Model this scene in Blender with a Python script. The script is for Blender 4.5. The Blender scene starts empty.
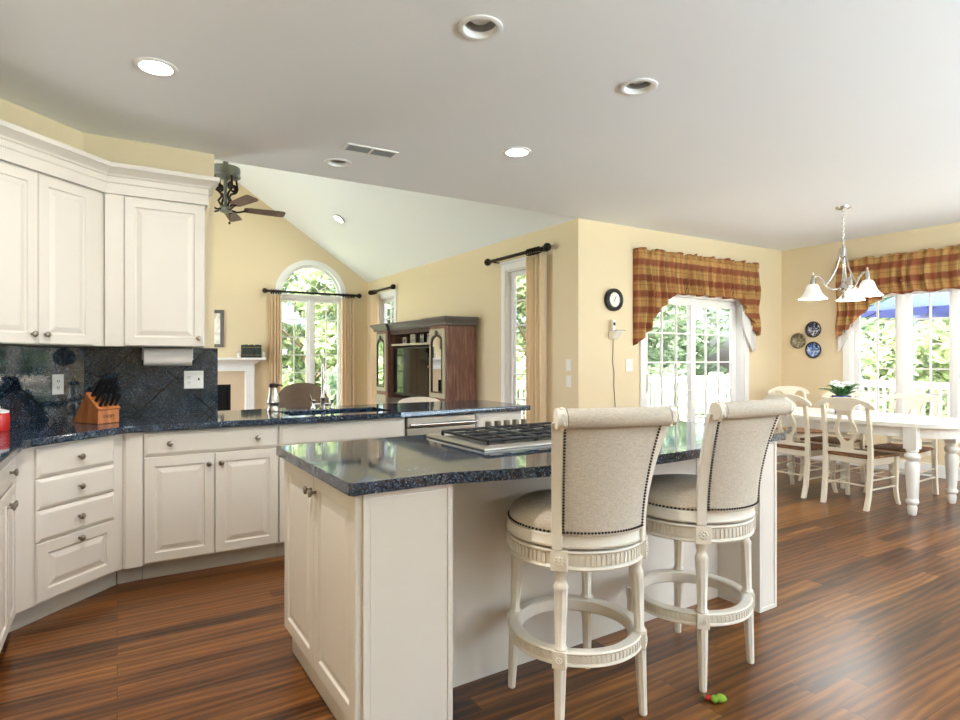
import bpy, bmesh, math, random
from mathutils import Vector, Matrix, Euler
R = math.radians
PI = math.pi
sc = bpy.context.scene
col = sc.collection
random.seed(7)

# ------------------------------------------------------------------ camera
cam_d = bpy.data.cameras.new('camera')
cam = bpy.data.objects.new('camera', cam_d)
col.objects.link(cam)
cam.location = (0, 0, 1.30)
cam.rotation_euler = (R(90), 0, R(-31.5))
cam_d.sensor_width = 36
cam_d.lens = 592 / 960 * 36
cam_d.shift_y = -2 / 960
cam_d.clip_start = 0.05
cam_d.clip_end = 300
sc.camera = cam

# ------------------------------------------------------------------ world, sun, exposure
world = bpy.data.worlds.new('sky')
sc.world = world
world.use_nodes = True
wn = world.node_tree.nodes
wl = world.node_tree.links
wn.clear()
w_out = wn.new('ShaderNodeOutputWorld')
w_bg = wn.new('ShaderNodeBackground')
w_sky = wn.new('ShaderNodeTexSky')
w_sky.sky_type = 'NISHITA'
w_sky.sun_disc = False
w_sky.sun_elevation = R(52)
w_sky.sun_rotation = R(240)
w_sky.air_density = 0.7
w_sky.dust_density = 6.0
w_sky.ozone_density = 0.3
w_bg.inputs['Strength'].default_value = 1.05
wl.new(w_sky.outputs[0], w_bg.inputs[0])
wl.new(w_bg.outputs[0], w_out.inputs[0])

sun_d = bpy.data.lights.new('sun', 'SUN')
sun_d.energy = 12
sun_d.angle = R(1.5)
sun_d.color = (1.0, 0.95, 0.86)
sun = bpy.data.objects.new('sun', sun_d)
col.objects.link(sun)
sun.rotation_euler = Vector((0.5, 0.27, -0.82)).to_track_quat('-Z', 'Y').to_euler()


def area_light(name, loc, aim, sx, sy, power, color=(1, 1, 1)):
    d = bpy.data.lights.new(name, 'AREA')
    d.shape = 'RECTANGLE'
    d.size, d.size_y = sx, sy
    d.energy = power
    d.color = color
    o = bpy.data.objects.new(name, d)
    col.objects.link(o)
    o.location = loc
    o.rotation_euler = Vector(aim).to_track_quat('-Z', 'Z').to_euler()
    return o


# fill lights added at unseen windows: near wall, right wall, family room left wall
FILL_COLOR = (0.64, 0.82, 1.0)
area_light('near_fill_light', (3.1, -2.93, 1.55), (0, 0.12, 1), 1.7, 1.65, 340, FILL_COLOR)
area_light('near_fill_light', (5.7, -2.93, 1.55), (0, 0.12, 1), 1.7, 1.65, 260, FILL_COLOR)
area_light('right_fill_light', (7.55, -0.8, 1.36), (-0.6, 0.1, 1), 2.1, 1.35, 60, FILL_COLOR)
area_light('family_fill_light', (-1.86, 7.9, 1.5), (1, 0.0, 0.15), 2.4, 1.8, 72, FILL_COLOR)

sc.view_settings.view_transform = 'Standard'
sc.view_settings.look = 'None'
sc.view_settings.gamma = 1.0
sc.view_settings.use_curve_mapping = False
sc.view_settings.exposure = 0.66
sc.cycles.max_bounces = 10
sc.cycles.diffuse_bounces = 5
sc.cycles.glossy_bounces = 4
sc.cycles.transmission_bounces = 6
sc.cycles.transparent_max_bounces = 16
sc.cycles.sample_clamp_indirect = 6.0
sc.cycles.caustics_reflective = False
sc.cycles.caustics_refractive = False
sc.cycles.use_denoising = True


# ------------------------------------------------------------------ materials
def s2l(c):
    return tuple(((v / 255) / 12.92 if v / 255 <= 0.04045 else ((v / 255 + 0.055) / 1.055) ** 2.4) for v in c) + (1,)


def new_mat(name):
    m = bpy.data.materials.new(name)
    m.use_nodes = True
    nt = m.node_tree
    b = nt.nodes['Principled BSDF']
    return m, nt, b


def paint(name, rgb, rough=0.5, bump=0.0, scale=60, var=0.03, metal=0.0, spec=0.5, coat=0.0):
    """plain surface with a little procedural tone variation and bump"""
    m, nt, b = new_mat(name)
    tc = nt.nodes.new('ShaderNodeTexCoord')
    nz = nt.nodes.new('ShaderNodeTexNoise')
    nz.inputs['Scale'].default_value = scale
    nz.inputs['Detail'].default_value = 3
    nt.links.new(tc.outputs['Object'], nz.inputs['Vector'])
    mx = nt.nodes.new('ShaderNodeMix')
    mx.data_type = 'RGBA'
    c = s2l(rgb)
    mx.inputs['A'].default_value = tuple(max(0, v * (1 - var)) for v in c[:3]) + (1,)
    mx.inputs['B'].default_value = tuple(min(1, v * (1 + var)) for v in c[:3]) + (1,)
    nt.links.new(nz.outputs['Fac'], mx.inputs['Factor'])
    nt.links.new(mx.outputs['Result'], b.inputs['Base Color'])
    b.inputs['Roughness'].default_value = rough
    b.inputs['Metallic'].default_value = metal
    b.inputs['Specular IOR Level'].default_value = spec
    b.inputs['Coat Weight'].default_value = coat
    if bump:
        bp = nt.nodes.new('ShaderNodeBump')
        bp.inputs['Strength'].default_value = bump
        bp.inputs['Distance'].default_value = 0.002
        nt.links.new(nz.outputs['Fac'], bp.inputs['Height'])
        nt.links.new(bp.outputs['Normal'], b.inputs['Normal'])
    return m


def ramp(nt, stops, interp='LINEAR'):
    r = nt.nodes.new('ShaderNodeValToRGB')
    r.color_ramp.interpolation = interp
    el = r.color_ramp.elements
    while len(el) < len(stops):
        el.new(0.5)
    for e, (p, c) in zip(el, stops):
        e.position = p
        e.color = c
    return r


def mapping(nt, kind='Object', scale=(1, 1, 1), rot=(0, 0, 0)):
    tc = nt.nodes.new('ShaderNodeTexCoord')
    mp = nt.nodes.new('ShaderNodeMapping')
    mp.inputs['Scale'].default_value = scale
    mp.inputs['Rotation'].default_value = rot
    nt.links.new(tc.outputs[kind], mp.inputs['Vector'])
    return mp


def mixc(nt, fac, a, b, mode='MIX'):
    m = nt.nodes.new('ShaderNodeMix')
    m.data_type = 'RGBA'
    m.blend_type = mode
    for k, v in (('Factor', fac), ('A', a), ('B', b)):
        if isinstance(v, (int, float, tuple)):
            m.inputs[k].default_value = v
        else:
            nt.links.new(v, m.inputs[k])
    return m.outputs['Result']


def mth(nt, op, a, b=None, c=None):
    m = nt.nodes.new('ShaderNodeMath')
    m.operation = op
    for i, v in enumerate((a, b, c)):
        if v is None:
            continue
        if isinstance(v, (int, float)):
            m.inputs[i].default_value = v
        else:
            nt.links.new(v, m.inputs[i])
    return m.outputs[0]


def wood(name, dark, mid, light, scale=(1.2, 14, 14), rough=0.4, kind='Object', coat=0.0):
    m, nt, b = new_mat(name)
    mp = mapping(nt, kind, scale)
    nz = nt.nodes.new('ShaderNodeTexNoise')
    nz.inputs['Scale'].default_value = 3.0
    nz.inputs['Detail'].default_value = 6
    nz.inputs['Distortion'].default_value = 0.6
    nt.links.new(mp.outputs[0], nz.inputs['Vector'])
    rp = ramp(nt, [(0.3, s2l(dark)), (0.52, s2l(mid)), (0.75, s2l(light))])
    nt.links.new(nz.outputs['Fac'], rp.inputs[0])
    nt.links.new(rp.outputs[0], b.inputs['Base Color'])
    b.inputs['Roughness'].default_value = rough
    b.inputs['Coat Weight'].default_value = coat
    return m


def floor_mat():
    m, nt, b = new_mat('oak_floor_boards')
    mp = mapping(nt, 'Object')
    br = nt.nodes.new('ShaderNodeTexBrick')
    br.offset = 0.37
    br.offset_frequency = 2
    br.squash = 1.35
    br.squash_frequency = 3
    br.inputs['Scale'].default_value = 1.0
    br.inputs['Brick Width'].default_value = 1.15
    br.inputs['Row Height'].default_value = 0.098
    br.inputs['Mortar Size'].default_value = 0.0012
    br.inputs['Mortar Smooth'].default_value = 0.2
    br.inputs['Bias'].default_value = 0.0
    br.inputs['Color1'].default_value = (0, 0, 0, 1)
    br.inputs['Color2'].default_value = (1, 1, 1, 1)
    br.inputs['Mortar'].default_value = (0.5, 0.5, 0.5, 1)
    nt.links.new(mp.outputs[0], br.inputs['Vector'])
    bw = nt.nodes.new('ShaderNodeRGBToBW')
    nt.links.new(br.outputs['Color'], bw.inputs[0])
    # every board shifts the grain so that figures do not run across joints
    add = nt.nodes.new('ShaderNodeVectorMath')
    add.operation = 'MULTIPLY_ADD'
    cmb = nt.nodes.new('ShaderNodeCombineXYZ')
    nt.links.new(bw.outputs[0], cmb.inputs[0])
    nt.links.new(bw.outputs[0], cmb.inputs[2])
    nt.links.new(cmb.outputs[0], add.inputs[0])
    add.inputs[1].default_value = (17, 0, 9)
    nt.links.new(mp.outputs[0], add.inputs[2])
    mp2 = nt.nodes.new('ShaderNodeMapping')
    mp2.inputs['Scale'].default_value = (0.9, 13, 1)
    nt.links.new(add.outputs[0], mp2.inputs['Vector'])
    nz = nt.nodes.new('ShaderNodeTexNoise')
    nz.inputs['Scale'].default_value = 1.6
    nz.inputs['Detail'].default_value = 4
    nz.inputs['Roughness'].default_value = 0.6
    nz.inputs['Distortion'].default_value = 0.8
    nt.links.new(mp2.outputs[0], nz.inputs['Vector'])
    # cathedral figure
    mp3 = nt.nodes.new('ShaderNodeMapping')
    mp3.inputs['Scale'].default_value = (0.55, 3.2, 1)
    nt.links.new(add.outputs[0], mp3.inputs['Vector'])
    wv = nt.nodes.new('ShaderNodeTexWave')
    wv.wave_type = 'BANDS'
    wv.bands_direction = 'Y'
    wv.inputs['Scale'].default_value = 2.2
    wv.inputs['Distortion'].default_value = 9.0
    wv.inputs['Detail'].default_value = 3
    wv.inputs['Detail Scale'].default_value = 0.9
    nt.links.new(mp3.outputs[0], wv.inputs['Vector'])
    g = mth(nt, 'MULTIPLY_ADD', wv.outputs['Fac'], 0.22, mth(nt, 'MULTIPLY_ADD', nz.outputs['Fac'], 0.72, 0.07))
    g2 = mth(nt, 'ADD', g, mth(nt, 'MULTIPLY_ADD', bw.outputs[0], 0.38, -0.27))
    rp = ramp(nt, [(0.20, s2l((46, 24, 9))), (0.40, s2l((88, 50, 20))), (0.60, s2l((118, 72, 31))), (0.84, s2l((152, 102, 48)))])
    nt.links.new(g2, rp.inputs[0])
    c = mixc(nt, br.outputs['Fac'], rp.outputs[0], s2l((38, 22, 12)))
    nt.links.new(c, b.inputs['Base Color'])
    rr = mth(nt, 'MULTIPLY_ADD', nz.outputs['Fac'], 0.05, 0.285)
    nt.links.new(rr, b.inputs['Roughness'])
    b.inputs['Specular IOR Level'].default_value = 0.33
    bp = nt.nodes.new('ShaderNodeBump')
    bp.inputs['Strength'].default_value = 0.02
    bp.inputs['Distance'].default_value = 0.002
    nt.links.new(g, bp.inputs['Height'])
    nt.links.new(bp.outputs['Normal'], b.inputs['Normal'])
    return m


def granite_mat(name, tiles=False, ior=1.62):
    m, nt, b = new_mat(name)
    mp = mapping(nt, 'Object')
    v1 = nt.nodes.new('ShaderNodeTexVoronoi')
    v1.inputs['Scale'].default_value = 210
    nt.links.new(mp.outputs[0], v1.inputs['Vector'])
    bw = nt.nodes.new('ShaderNodeRGBToBW')
    nt.links.new(v1.outputs['Color'], bw.inputs[0])
    n1 = nt.nodes.new('ShaderNodeTexNoise')
    n1.inputs['Scale'].default_value = 9
    n1.inputs['Detail'].default_value = 5
    nt.links.new(mp.outputs[0], n1.inputs['Vector'])
    f = mth(nt, 'MULTIPLY_ADD', bw.outputs[0], 0.62, mth(nt, 'MULTIPLY', n1.outputs['Fac'], 0.45))
    rp = ramp(nt, [(0.30, s2l((14, 19, 27))), (0.50, s2l((26, 37, 52))), (0.64, s2l((48, 64, 84))), (0.78, s2l((96, 112, 126))), (0.92, s2l((170, 178, 182)))])
    nt.links.new(f, rp.inputs[0])
    out = rp.outputs[0]
    if tiles:
        out = mixc(nt, 0.5, out, s2l((20, 34, 38)))
        mp2 = mapping(nt, 'Object', (1, 1, 1), (0, R(45), 0))
        sx = nt.nodes.new('ShaderNodeSeparateXYZ')
        nt.links.new(mp2.outputs[0], sx.inputs[0])
        lines = None
        for ax in (0, 2):
            fr = mth(nt, 'FRACT', mth(nt, 'MULTIPLY_ADD', sx.outputs[ax], 1 / 0.305, 100.13 + 0.31 * ax))
            ln = mth(nt, 'LESS_THAN', fr, 0.02)
            lines = ln if lines is None else mth(nt, 'MAXIMUM', lines, ln)
        out = mixc(nt, lines, out, s2l((8, 10, 12)))
    nt.links.new(out, b.inputs['Base Color'])
    b.inputs['Roughness'].default_value = 0.05
    b.inputs['IOR'].default_value = ior
    return m


def plaid_mat():
    m, nt, b = new_mat('plaid_fabric')
    tc = nt.nodes.new('ShaderNodeTexCoord')
    sx = nt.nodes.new('ShaderNodeSeparateXYZ')
    nt.links.new(tc.outputs['UV'], sx.inputs[0])
    gold, rust, rust2, dark = s2l((196, 156, 96)), s2l((140, 72, 56)), s2l((178, 108, 70)), s2l((112, 66, 44))

    def band(src, period, lo, hi, off=0.0):
        fr = mth(nt, 'FRACT', mth(nt, 'MULTIPLY_ADD', src, 1 / period, 20 + off))
        return mth(nt, 'MULTIPLY', mth(nt, 'GREATER_THAN', fr, lo), mth(nt, 'LESS_THAN', fr, hi))
    u, v = sx.outputs[0], sx.outputs[1]
    c = mixc(nt, mth(nt, 'MULTIPLY', band(u, 0.24, 0.0, 0.34), 0.5), gold, rust2)
    c = mixc(nt, mth(nt, 'MULTIPLY', band(v, 0.175, 0.0, 0.40, 0.429), 0.80), c, rust)
    for s, p, lo, hi, k in ((u, 0.24, 0.62, 0.66, .55), (u, 0.24, 0.70, 0.73, .55), (v, 0.175, 0.20, 0.24, .5), (v, 0.175, 0.0, 0.03, .5)):
        c = mixc(nt, mth(nt, 'MULTIPLY', band(s, p, lo, hi), k), c, dark)
    nt.links.new(c, b.inputs['Base Color'])
    b.inputs['Roughness'].default_value = 0.85
    b.inputs['Specular IOR Level'].default_value = 0.2
    tr = nt.nodes.new('ShaderNodeBsdfTranslucent')
    nt.links.new(c, tr.inputs[0])
    ms = nt.nodes.new('ShaderNodeMixShader')
    ms.inputs[0].default_value = 0.22
    nt.links.new(b.outputs[0], ms.inputs[1])
    nt.links.new(tr.outputs[0], ms.inputs[2])
    nt.links.new(ms.outputs[0], nt.nodes['Material Output'].inputs[0])
    return m


def cloth_mat(name, rgb, scale=420, rough=0.9, transl=0.0, var=0.12):
    m, nt, b = new_mat(name)
    c = s2l(rgb)
    cols = []
    for sc_ in ((1, 1, 0.12), (0.12, 0.12, 1)):
        mp = mapping(nt, 'Object', sc_)
        nz = nt.nodes.new('ShaderNodeTexNoise')
        nz.inputs['Scale'].default_value = scale
        nz.inputs['Detail'].default_value = 1
        nt.links.new(mp.outputs[0], nz.inputs['Vector'])
        cols.append(nz.outputs['Fac'])
    f = mth(nt, 'MULTIPLY', mth(nt, 'ADD', cols[0], cols[1]), 0.5)
    rp = ramp(nt, [(0.35, tuple(v * (1 - var) for v in c[:3]) + (1,)), (0.65, tuple(min(1, v * (1 + var)) for v in c[:3]) + (1,))])
    nt.links.new(f, rp.inputs[0])
    nt.links.new(rp.outputs[0], b.inputs['Base Color'])
    b.inputs['Roughness'].default_value = rough
    b.inputs['Specular IOR Level'].default_value = 0.2
    if transl:
        tr = nt.nodes.new('ShaderNodeBsdfTranslucent')
        nt.links.new(rp.outputs[0], tr.inputs[0])
        ms = nt.nodes.new('ShaderNodeMixShader')
        ms.inputs[0].default_value = transl
        nt.links.new(b.outputs[0], ms.inputs[1])
        nt.links.new(tr.outputs[0], ms.inputs[2])
        nt.links.new(ms.outputs[0], nt.nodes['Material Output'].inputs[0])
    return m


def glass_mat():
    m, nt, b = new_mat('window_glass')
    t = nt.nodes.new('ShaderNodeBsdfTransparent')
    t.inputs[0].default_value = (0.96, 0.98, 0.97, 1)
    g = nt.nodes.new('ShaderNodeBsdfGlossy')
    g.inputs['Roughness'].default_value = 0.02
    fr = nt.nodes.new('ShaderNodeFresnel')
    geo = nt.nodes.new('ShaderNodeNewGeometry')     # same reflectance on both faces of the pane
    nt.links.new(mth(nt, 'MULTIPLY_ADD', geo.outputs['Backfacing'], 1 / 1.45 - 1.45, 1.45), fr.inputs[0])
    nz = nt.nodes.new('ShaderNodeTexNoise')
    nz.inputs['Scale'].default_value = 1.5
    bp = nt.nodes.new('ShaderNodeBump')
    bp.inputs['Strength'].default_value = 0.01
    nt.links.new(nz.outputs['Fac'], bp.inputs['Height'])
    nt.links.new(bp.outputs['Normal'], g.inputs['Normal'])
    ms = nt.nodes.new('ShaderNodeMixShader')
    nt.links.new(fr.outputs[0], ms.inputs[0])
    nt.links.new(t.outputs[0], ms.inputs[1])
    nt.links.new(g.outputs[0], ms.inputs[2])
    nt.links.new(ms.outputs[0], nt.nodes['Material Output'].inputs[0])
    return m


def leaf_mat(name, dark, light):
    m, nt, b = new_mat(name)
    mp = mapping(nt, 'Object')
    nz = nt.nodes.new('ShaderNodeTexNoise')
    nz.inputs['Scale'].default_value = 2.2
    nz.inputs['Detail'].default_value = 4
    nt.links.new(mp.outputs[0], nz.inputs['Vector'])
    rp = ramp(nt, [(0.32, s2l(dark)), (0.66, s2l(light))])
    nt.links.new(nz.outputs['Fac'], rp.inputs[0])
    nt.links.new(rp.outputs[0], b.inputs['Base Color'])
    b.inputs['Roughness'].default_value = 0.6
    tr = nt.nodes.new('ShaderNodeBsdfTranslucent')
    nt.links.new(rp.outputs[0], tr.inputs[0])
    ms = nt.nodes.new('ShaderNodeMixShader')
    ms.inputs[0].default_value = 0.4
    nt.links.new(b.outputs[0], ms.inputs[1])
    nt.links.new(tr.outputs[0], ms.inputs[2])
    nt.links.new(ms.outputs[0], nt.nodes['Material Output'].inputs[0])
    return m


def glow_mat(name, rgb, strength):
    m, nt, b = new_mat(name)
    b.inputs['Base Color'].default_value = s2l(rgb)
    b.inputs['Emission Color'].default_value = s2l(rgb)
    b.inputs['Emission Strength'].default_value = strength
    return m


M = {}
M['wall'] = paint('yellow_wall_paint', (227, 209, 174), 0.75, 0.08, 90, 0.02)
M['ceiling'] = paint('white_ceiling_paint', (244, 247, 250), 0.85, 0.05, 120, 0.01)
M['trim'] = paint('white_trim_paint', (240, 239, 236), 0.35, 0, 30, 0.01)
M['cab'] = paint('cream_cabinet_lacquer', (218, 210, 199), 0.38, 0, 5, 0.02)
M['kick'] = paint('toe_kick_paint', (196, 192, 182), 0.5, 0, 8, 0.04)
M['floor'] = floor_mat()
M['granite'] = granite_mat('blue_pearl_granite')
M['tile'] = granite_mat('granite_tile_on_the_diagonal', True, 1.5)
M['tile_polished'] = granite_mat('polished_granite_tile', True, 1.85)
M['plaid'] = plaid_mat()
M['lining'] = cloth_mat('white_lining', (238, 236, 232), 300, 0.9, 0.25, 0.03)
M['curtain'] = cloth_mat('cream_curtain', (246, 228, 196), 260, 0.9, 0.35, 0.03)
M['linen'] = cloth_mat('grey_beige_linen', (190, 178, 162), 480, 0.95, 0, 0.16)
M['taupe'] = cloth_mat('taupe_upholstery', (112, 94, 78), 200, 0.9)
M['cream_cloth'] = cloth_mat('cream_upholstery', (220, 205, 188), 200, 0.85)
M['glass'] = glass_mat()
M['stoolwood'] = paint('antique_white_wood', (224, 216, 202), 0.45, 0.1, 24, 0.07)
M['chairwood'] = paint('cream_painted_wood', (228, 218, 196), 0.42, 0, 14, 0.03)
M['tablewood'] = paint('white_table_paint', (236, 234, 226), 0.28, 0, 14, 0.02)
M['rush'] = wood('woven_rush', (92, 62, 40), (138, 98, 64), (172, 130, 92), (60, 6, 6), 0.8)
M['pewter'] = paint('pewter', (150, 140, 126), 0.3, 0.1, 60, 0.1, 1.0)
M['nickel'] = paint('brushed_nickel', (196, 192, 184), 0.25, 0, 60, 0.04, 1.0)
M['steel'] = paint('stainless_steel', (190, 184, 172), 0.28, 0, 40, 0.05, 1.0)
M['iron'] = paint('black_cast_iron', (22, 22, 23), 0.45, 0.2, 80, 0.1)
M['bronze'] = paint('dark_bronze', (44, 34, 26), 0.4, 0.1, 60, 0.1, 0.6)
M['black'] = paint('black_plastic', (18, 18, 19), 0.35, 0, 40, 0.05)
M['blackgloss'] = paint('dark_glass', (12, 14, 14), 0.06, 0, 10, 0.05)
M['white_plastic'] = paint('white_plastic', (240, 238, 232), 0.35, 0, 30, 0.01)
M['dark_slot'] = paint('dark_slot', (40, 38, 36), 0.6, 0, 30, 0.05)
M['grey_baffle'] = paint('grey_baffle', (150, 150, 150), 0.5, 0, 30, 0.05)
M['paper'] = paint('paper_towel', (236, 228, 220), 0.9, 0.3, 200, 0.02)
M['blockwood'] = wood('cherry_block_wood', (150, 84, 40), (186, 112, 58), (210, 142, 84), (12, 12, 2), 0.4)
M['armoire'] = wood('pickled_brown_wood', (98, 62, 50), (132, 92, 76), (160, 122, 104), (14, 14, 1.4), 0.45)
M['armoire_dark'] = wood('dark_brown_wood', (44, 26, 20), (66, 40, 30), (92, 62, 50), (14, 14, 1.4), 0.45)
M['crown_grey'] = paint('greyed_crown_wood', (104, 98, 94), 0.4, 0, 20, 0.1)
M['antique'] = paint('antique_cream_door', (186, 178, 150), 0.45, 0, 20, 0.06)
M['mirror'] = paint('mirror_glass', (225, 228, 228), 0.02, 0, 5, 0.0, 1.0)
M['tan_tile'] = paint('tan_hearth_tile', (206, 184, 154), 0.4, 0, 12, 0.05)
M['fanblade'] = wood('brown_fan_blade', (78, 56, 48), (104, 80, 70), (128, 104, 92), (10, 10, 10), 0.45)
M['fanmetal'] = paint('weathered_grey_metal', (140, 144, 138), 0.45, 0.3, 40, 0.15, 0.5)
M['shade'] = glow_mat('frosted_glass_shade', (248, 246, 240), 0.12)
M['lamp_on'] = glow_mat('lit_bulb', (255, 248, 232), 9.0)
M['clock_face'] = paint('clock_paper', (242, 240, 230), 0.5, 0, 20, 0.01)
M['plate_blue'] = None
M['leaf_a'] = leaf_mat('fresh_leaves', (100, 128, 90), (206, 218, 176))
M['leaf_b'] = leaf_mat('deep_leaves', (84, 110, 92), (172, 194, 164))
M['bark'] = paint('bark', (96, 82, 66), 0.9, 0.5, 20, 0.2)
M['lawn'] = paint('lawn', (166, 178, 144), 0.95, 0.5, 3, 0.25)
M['deck'] = wood('sunlit_deck_boards', (206, 188, 172), (222, 206, 192), (234, 222, 210), (1, 12, 1), 0.7)
M['umbrella'] = cloth_mat('blue_canvas', (78, 96, 168), 120, 0.9, 0.35, 0.06)
M['petal'] = paint('white_petals', (248, 246, 240), 0.6, 0, 30, 0.01)
M['plantleaf'] = paint('dark_green_leaf', (44, 92, 40), 0.4, 0, 30, 0.15)
M['pot_blue'] = paint('cobalt_glaze', (36, 44, 120), 0.15, 0, 20, 0.05)
M['red'] = paint('red_enamel', (190, 40, 36), 0.25, 0, 20, 0.03)
M['lime'] = paint('lime_plush', (124, 158, 40), 0.9, 0.4, 90, 0.1)
M['book'] = paint('dark_green_book_cloth', (34, 48, 44), 0.6, 0, 40, 0.12)
M['gold'] = paint('dull_gilt', (170, 140, 80), 0.4, 0, 40, 0.1, 0.7)
M['photo'] = None


def spots_mat(name, a, b_, c_, scale):
    m, nt, b = new_mat(name)
    mp = mapping(nt, 'Object')
    nz = nt.nodes.new('ShaderNodeTexNoise')
    nz.inputs['Scale'].default_value = scale
    nz.inputs['Detail'].default_value = 2
    nz.inputs['Distortion'].default_value = 1.5
    nt.links.new(mp.outputs[0], nz.inputs['Vector'])
    rp = ramp(nt, [(0.38, s2l(a)), (0.5, s2l(b_)), (0.62, s2l(c_))])
    nt.links.new(nz.outputs['Fac'], rp.inputs[0])
    nt.links.new(rp.outputs[0], b.inputs['Base Color'])
    b.inputs['Roughness'].default_value = 0.2
    return m


M['plate_floral'] = spots_mat('dark_floral_glaze', (34, 34, 44), (72, 72, 96), (200, 204, 220), 16)
M['plate_blue'] = spots_mat('blue_scene_glaze', (34, 56, 110), (88, 120, 180), (190, 206, 224), 14)
M['plate_brown'] = spots_mat('bronze_relief', (88, 80, 58), (128, 120, 96), (170, 164, 140), 14)
M['photo'] = spots_mat('faded_photograph', (90, 84, 80), (150, 144, 138), (214, 210, 204), 22)
M['picture'] = spots_mat('pale_print', (206, 200, 180), (226, 220, 204), (240, 236, 226), 6)


# ------------------------------------------------------------------ mesh builder
class MB:
    def __init__(self):
        self.bm = bmesh.new()
        self.T = Matrix.Identity(4)
        self.uv = None

    def v(self, p):
        return self.bm.verts.new(self.T @ Vector(p))

    def face(self, vs, sm=False):
        try:
            f = self.bm.faces.new(vs)
            f.smooth = sm
            return f
        except ValueError:
            return None

    def box(self, x0, x1, y0, y1, z0, z1):
        p = [self.v((x, y, z)) for z in (z0, z1) for y in (y0, y1) for x in (x0, x1)]
        for q in ((0, 2, 3, 1), (4, 5, 7, 6), (0, 1, 5, 4), (2, 6, 7, 3), (0, 4, 6, 2), (1, 3, 7, 5)):
            self.face([p[i] for i in q])
        return self

    def rings(self, rings, cap0=True, cap1=True, closed=True, sm=True):
        vs = [[self.v(p) for p in r] for r in rings]
        n = len(vs[0])
        for a, b in zip(vs, vs[1:]):
            for i in range(n if closed else n - 1):
                j = (i + 1) % n
                self.face([a[i], a[j], b[j], b[i]], sm)
        if cap0:
            self.face(list(reversed(vs[0])))
        if cap1:
            self.face(vs[-1])
        return self

    def lathe(self, prof, n=20, c=(0, 0), flutes=0, depth=0.0, fl=(0, 0), cap=True):
        rs = []
        for r, z in prof:
            ring = []
            for i in range(n):
                a = 2 * PI * i / n
                rr = max(r, 1e-4)
                if flutes and fl[0] <= z <= fl[1]:
                    rr -= depth * (0.5 + 0.5 * math.cos(a * flutes))
                ring.append((c[0] + rr * math.cos(a), c[1] + rr * math.sin(a), z))
            rs.append(ring)
        return self.rings(rs, cap, cap)

    def tube(self, pts, r, n=8, cap=True, closed=False):
        pts = [Vector(p) for p in pts]
        m = len(pts)
        rad = r if isinstance(r, (list, tuple)) else [r] * m
        rs = []
        up = None
        for i, p in enumerate(pts):
            if closed:
                d = pts[(i + 1) % m] - pts[i - 1]
            else:
                d = pts[min(i + 1, m - 1)] - pts[max(i - 1, 0)]
            d.normalize()
            if up is None:
                up = Vector((0, 0, 1)) if abs(d.z) < 0.9 else Vector((1, 0, 0))
            a = d.cross(up)
            if a.length < 1e-5:
                a = d.cross(Vector((0.3, 1, 0.2)))
            a.normalize()
            b = a.cross(d)
            up = b
            rs.append([p + (a * math.cos(2 * PI * k / n) + b * math.sin(2 * PI * k / n)) * rad[i] for k in range(n)])
        if closed:
            rs.append(rs[0])
            return self.rings(rs, False, False)
        return self.rings(rs, cap, cap)

    def prism(self, poly, z0, z1, axis='z', sm=False):
        """outline extruded along axis; poly in the two other axes"""
        def P(a, b, c):
            return (a, b, c) if axis == 'z' else ((a, c, b) if axis == 'y' else (c, a, b))
        lo = [self.v(P(a, b, z0)) for a, b in poly]
        hi = [self.v(P(a, b, z1)) for a, b in poly]
        n = len(poly)
        for i in range(n):
            j = (i + 1) % n
            self.face([lo[i], lo[j], hi[j], hi[i]], sm)
        for f in (self.face(list(reversed(lo))), self.face(hi)):
            if f and n > 4:
                f.normal_update()
                bmesh.ops.triangulate(self.bm, faces=[f], ngon_method='EAR_CLIP')
        return self

    def ring_prism(self, outer, inner, y0, y1):
        a = [self.v((x, y0, z)) for x, z in outer]
        b = [self.v((x, y0, z)) for x, z in inner]
        c = [self.v((x, y1, z)) for x, z in outer]
        d = [self.v((x, y1, z)) for x, z in inner]
        n = len(outer)
        for i in range(n):
            j = (i + 1) % n
            self.face([a[i], a[j], b[j], b[i]])
            self.face([c[i], d[i], d[j], c[j]])
            self.face([a[i], c[i], c[j], a[j]])
            self.face([b[i], b[j], d[j], d[i]])
        return self

    def sphere(self, c, r, n=10, sc_=(1, 1, 1)):
        m = max(4, n // 2)
        rs = []
        for k in range(1, m):
            t = PI * k / m
            rs.append([(c[0] + r * sc_[0] * math.sin(t) * math.cos(2 * PI * i / n), c[1] + r * sc_[1] * math.sin(t) * math.sin(2 * PI * i / n), c[2] - r * sc_[2] * math.cos(t)) for i in range(n)])
        return self.rings(rs)

    def grid(self, fn, nu, nv, uvfn=None, sm=True):
        vs = [[self.v(fn(i / nu, j / nv)) for i in range(nu + 1)] for j in range(nv + 1)]
        if uvfn and self.uv is None:
            self.uv = self.bm.loops.layers.uv.new('UVMap')
        for j in range(nv):
            for i in range(nu):
                f = self.face([vs[j][i], vs[j][i + 1], vs[j + 1][i + 1], vs[j + 1][i]], sm)
                if f and uvfn:
                    for l, (a, b) in zip(f.loops, ((i, j), (i + 1, j), (i + 1, j + 1), (i, j + 1))):
                        l[self.uv].uv = uvfn(a / nu, b / nv)
        return self

    def nest(self, w, h, steps, x0=0, z0=0, back=0.0):
        """raised panel front: nested rectangles (inset, y)"""
        rs = [[(x0, back, z0), (x0 + w, back, z0), (x0 + w, back, z0 + h), (x0, back, z0 + h)]]
        for ins, y in steps:
            rs.append([(x0 + ins, y, z0 + ins), (x0 + w - ins, y, z0 + ins), (x0 + w - ins, y, z0 + h - ins), (x0 + ins, y, z0 + h - ins)])
        return self.rings(rs, True, True, True, False)

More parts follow.
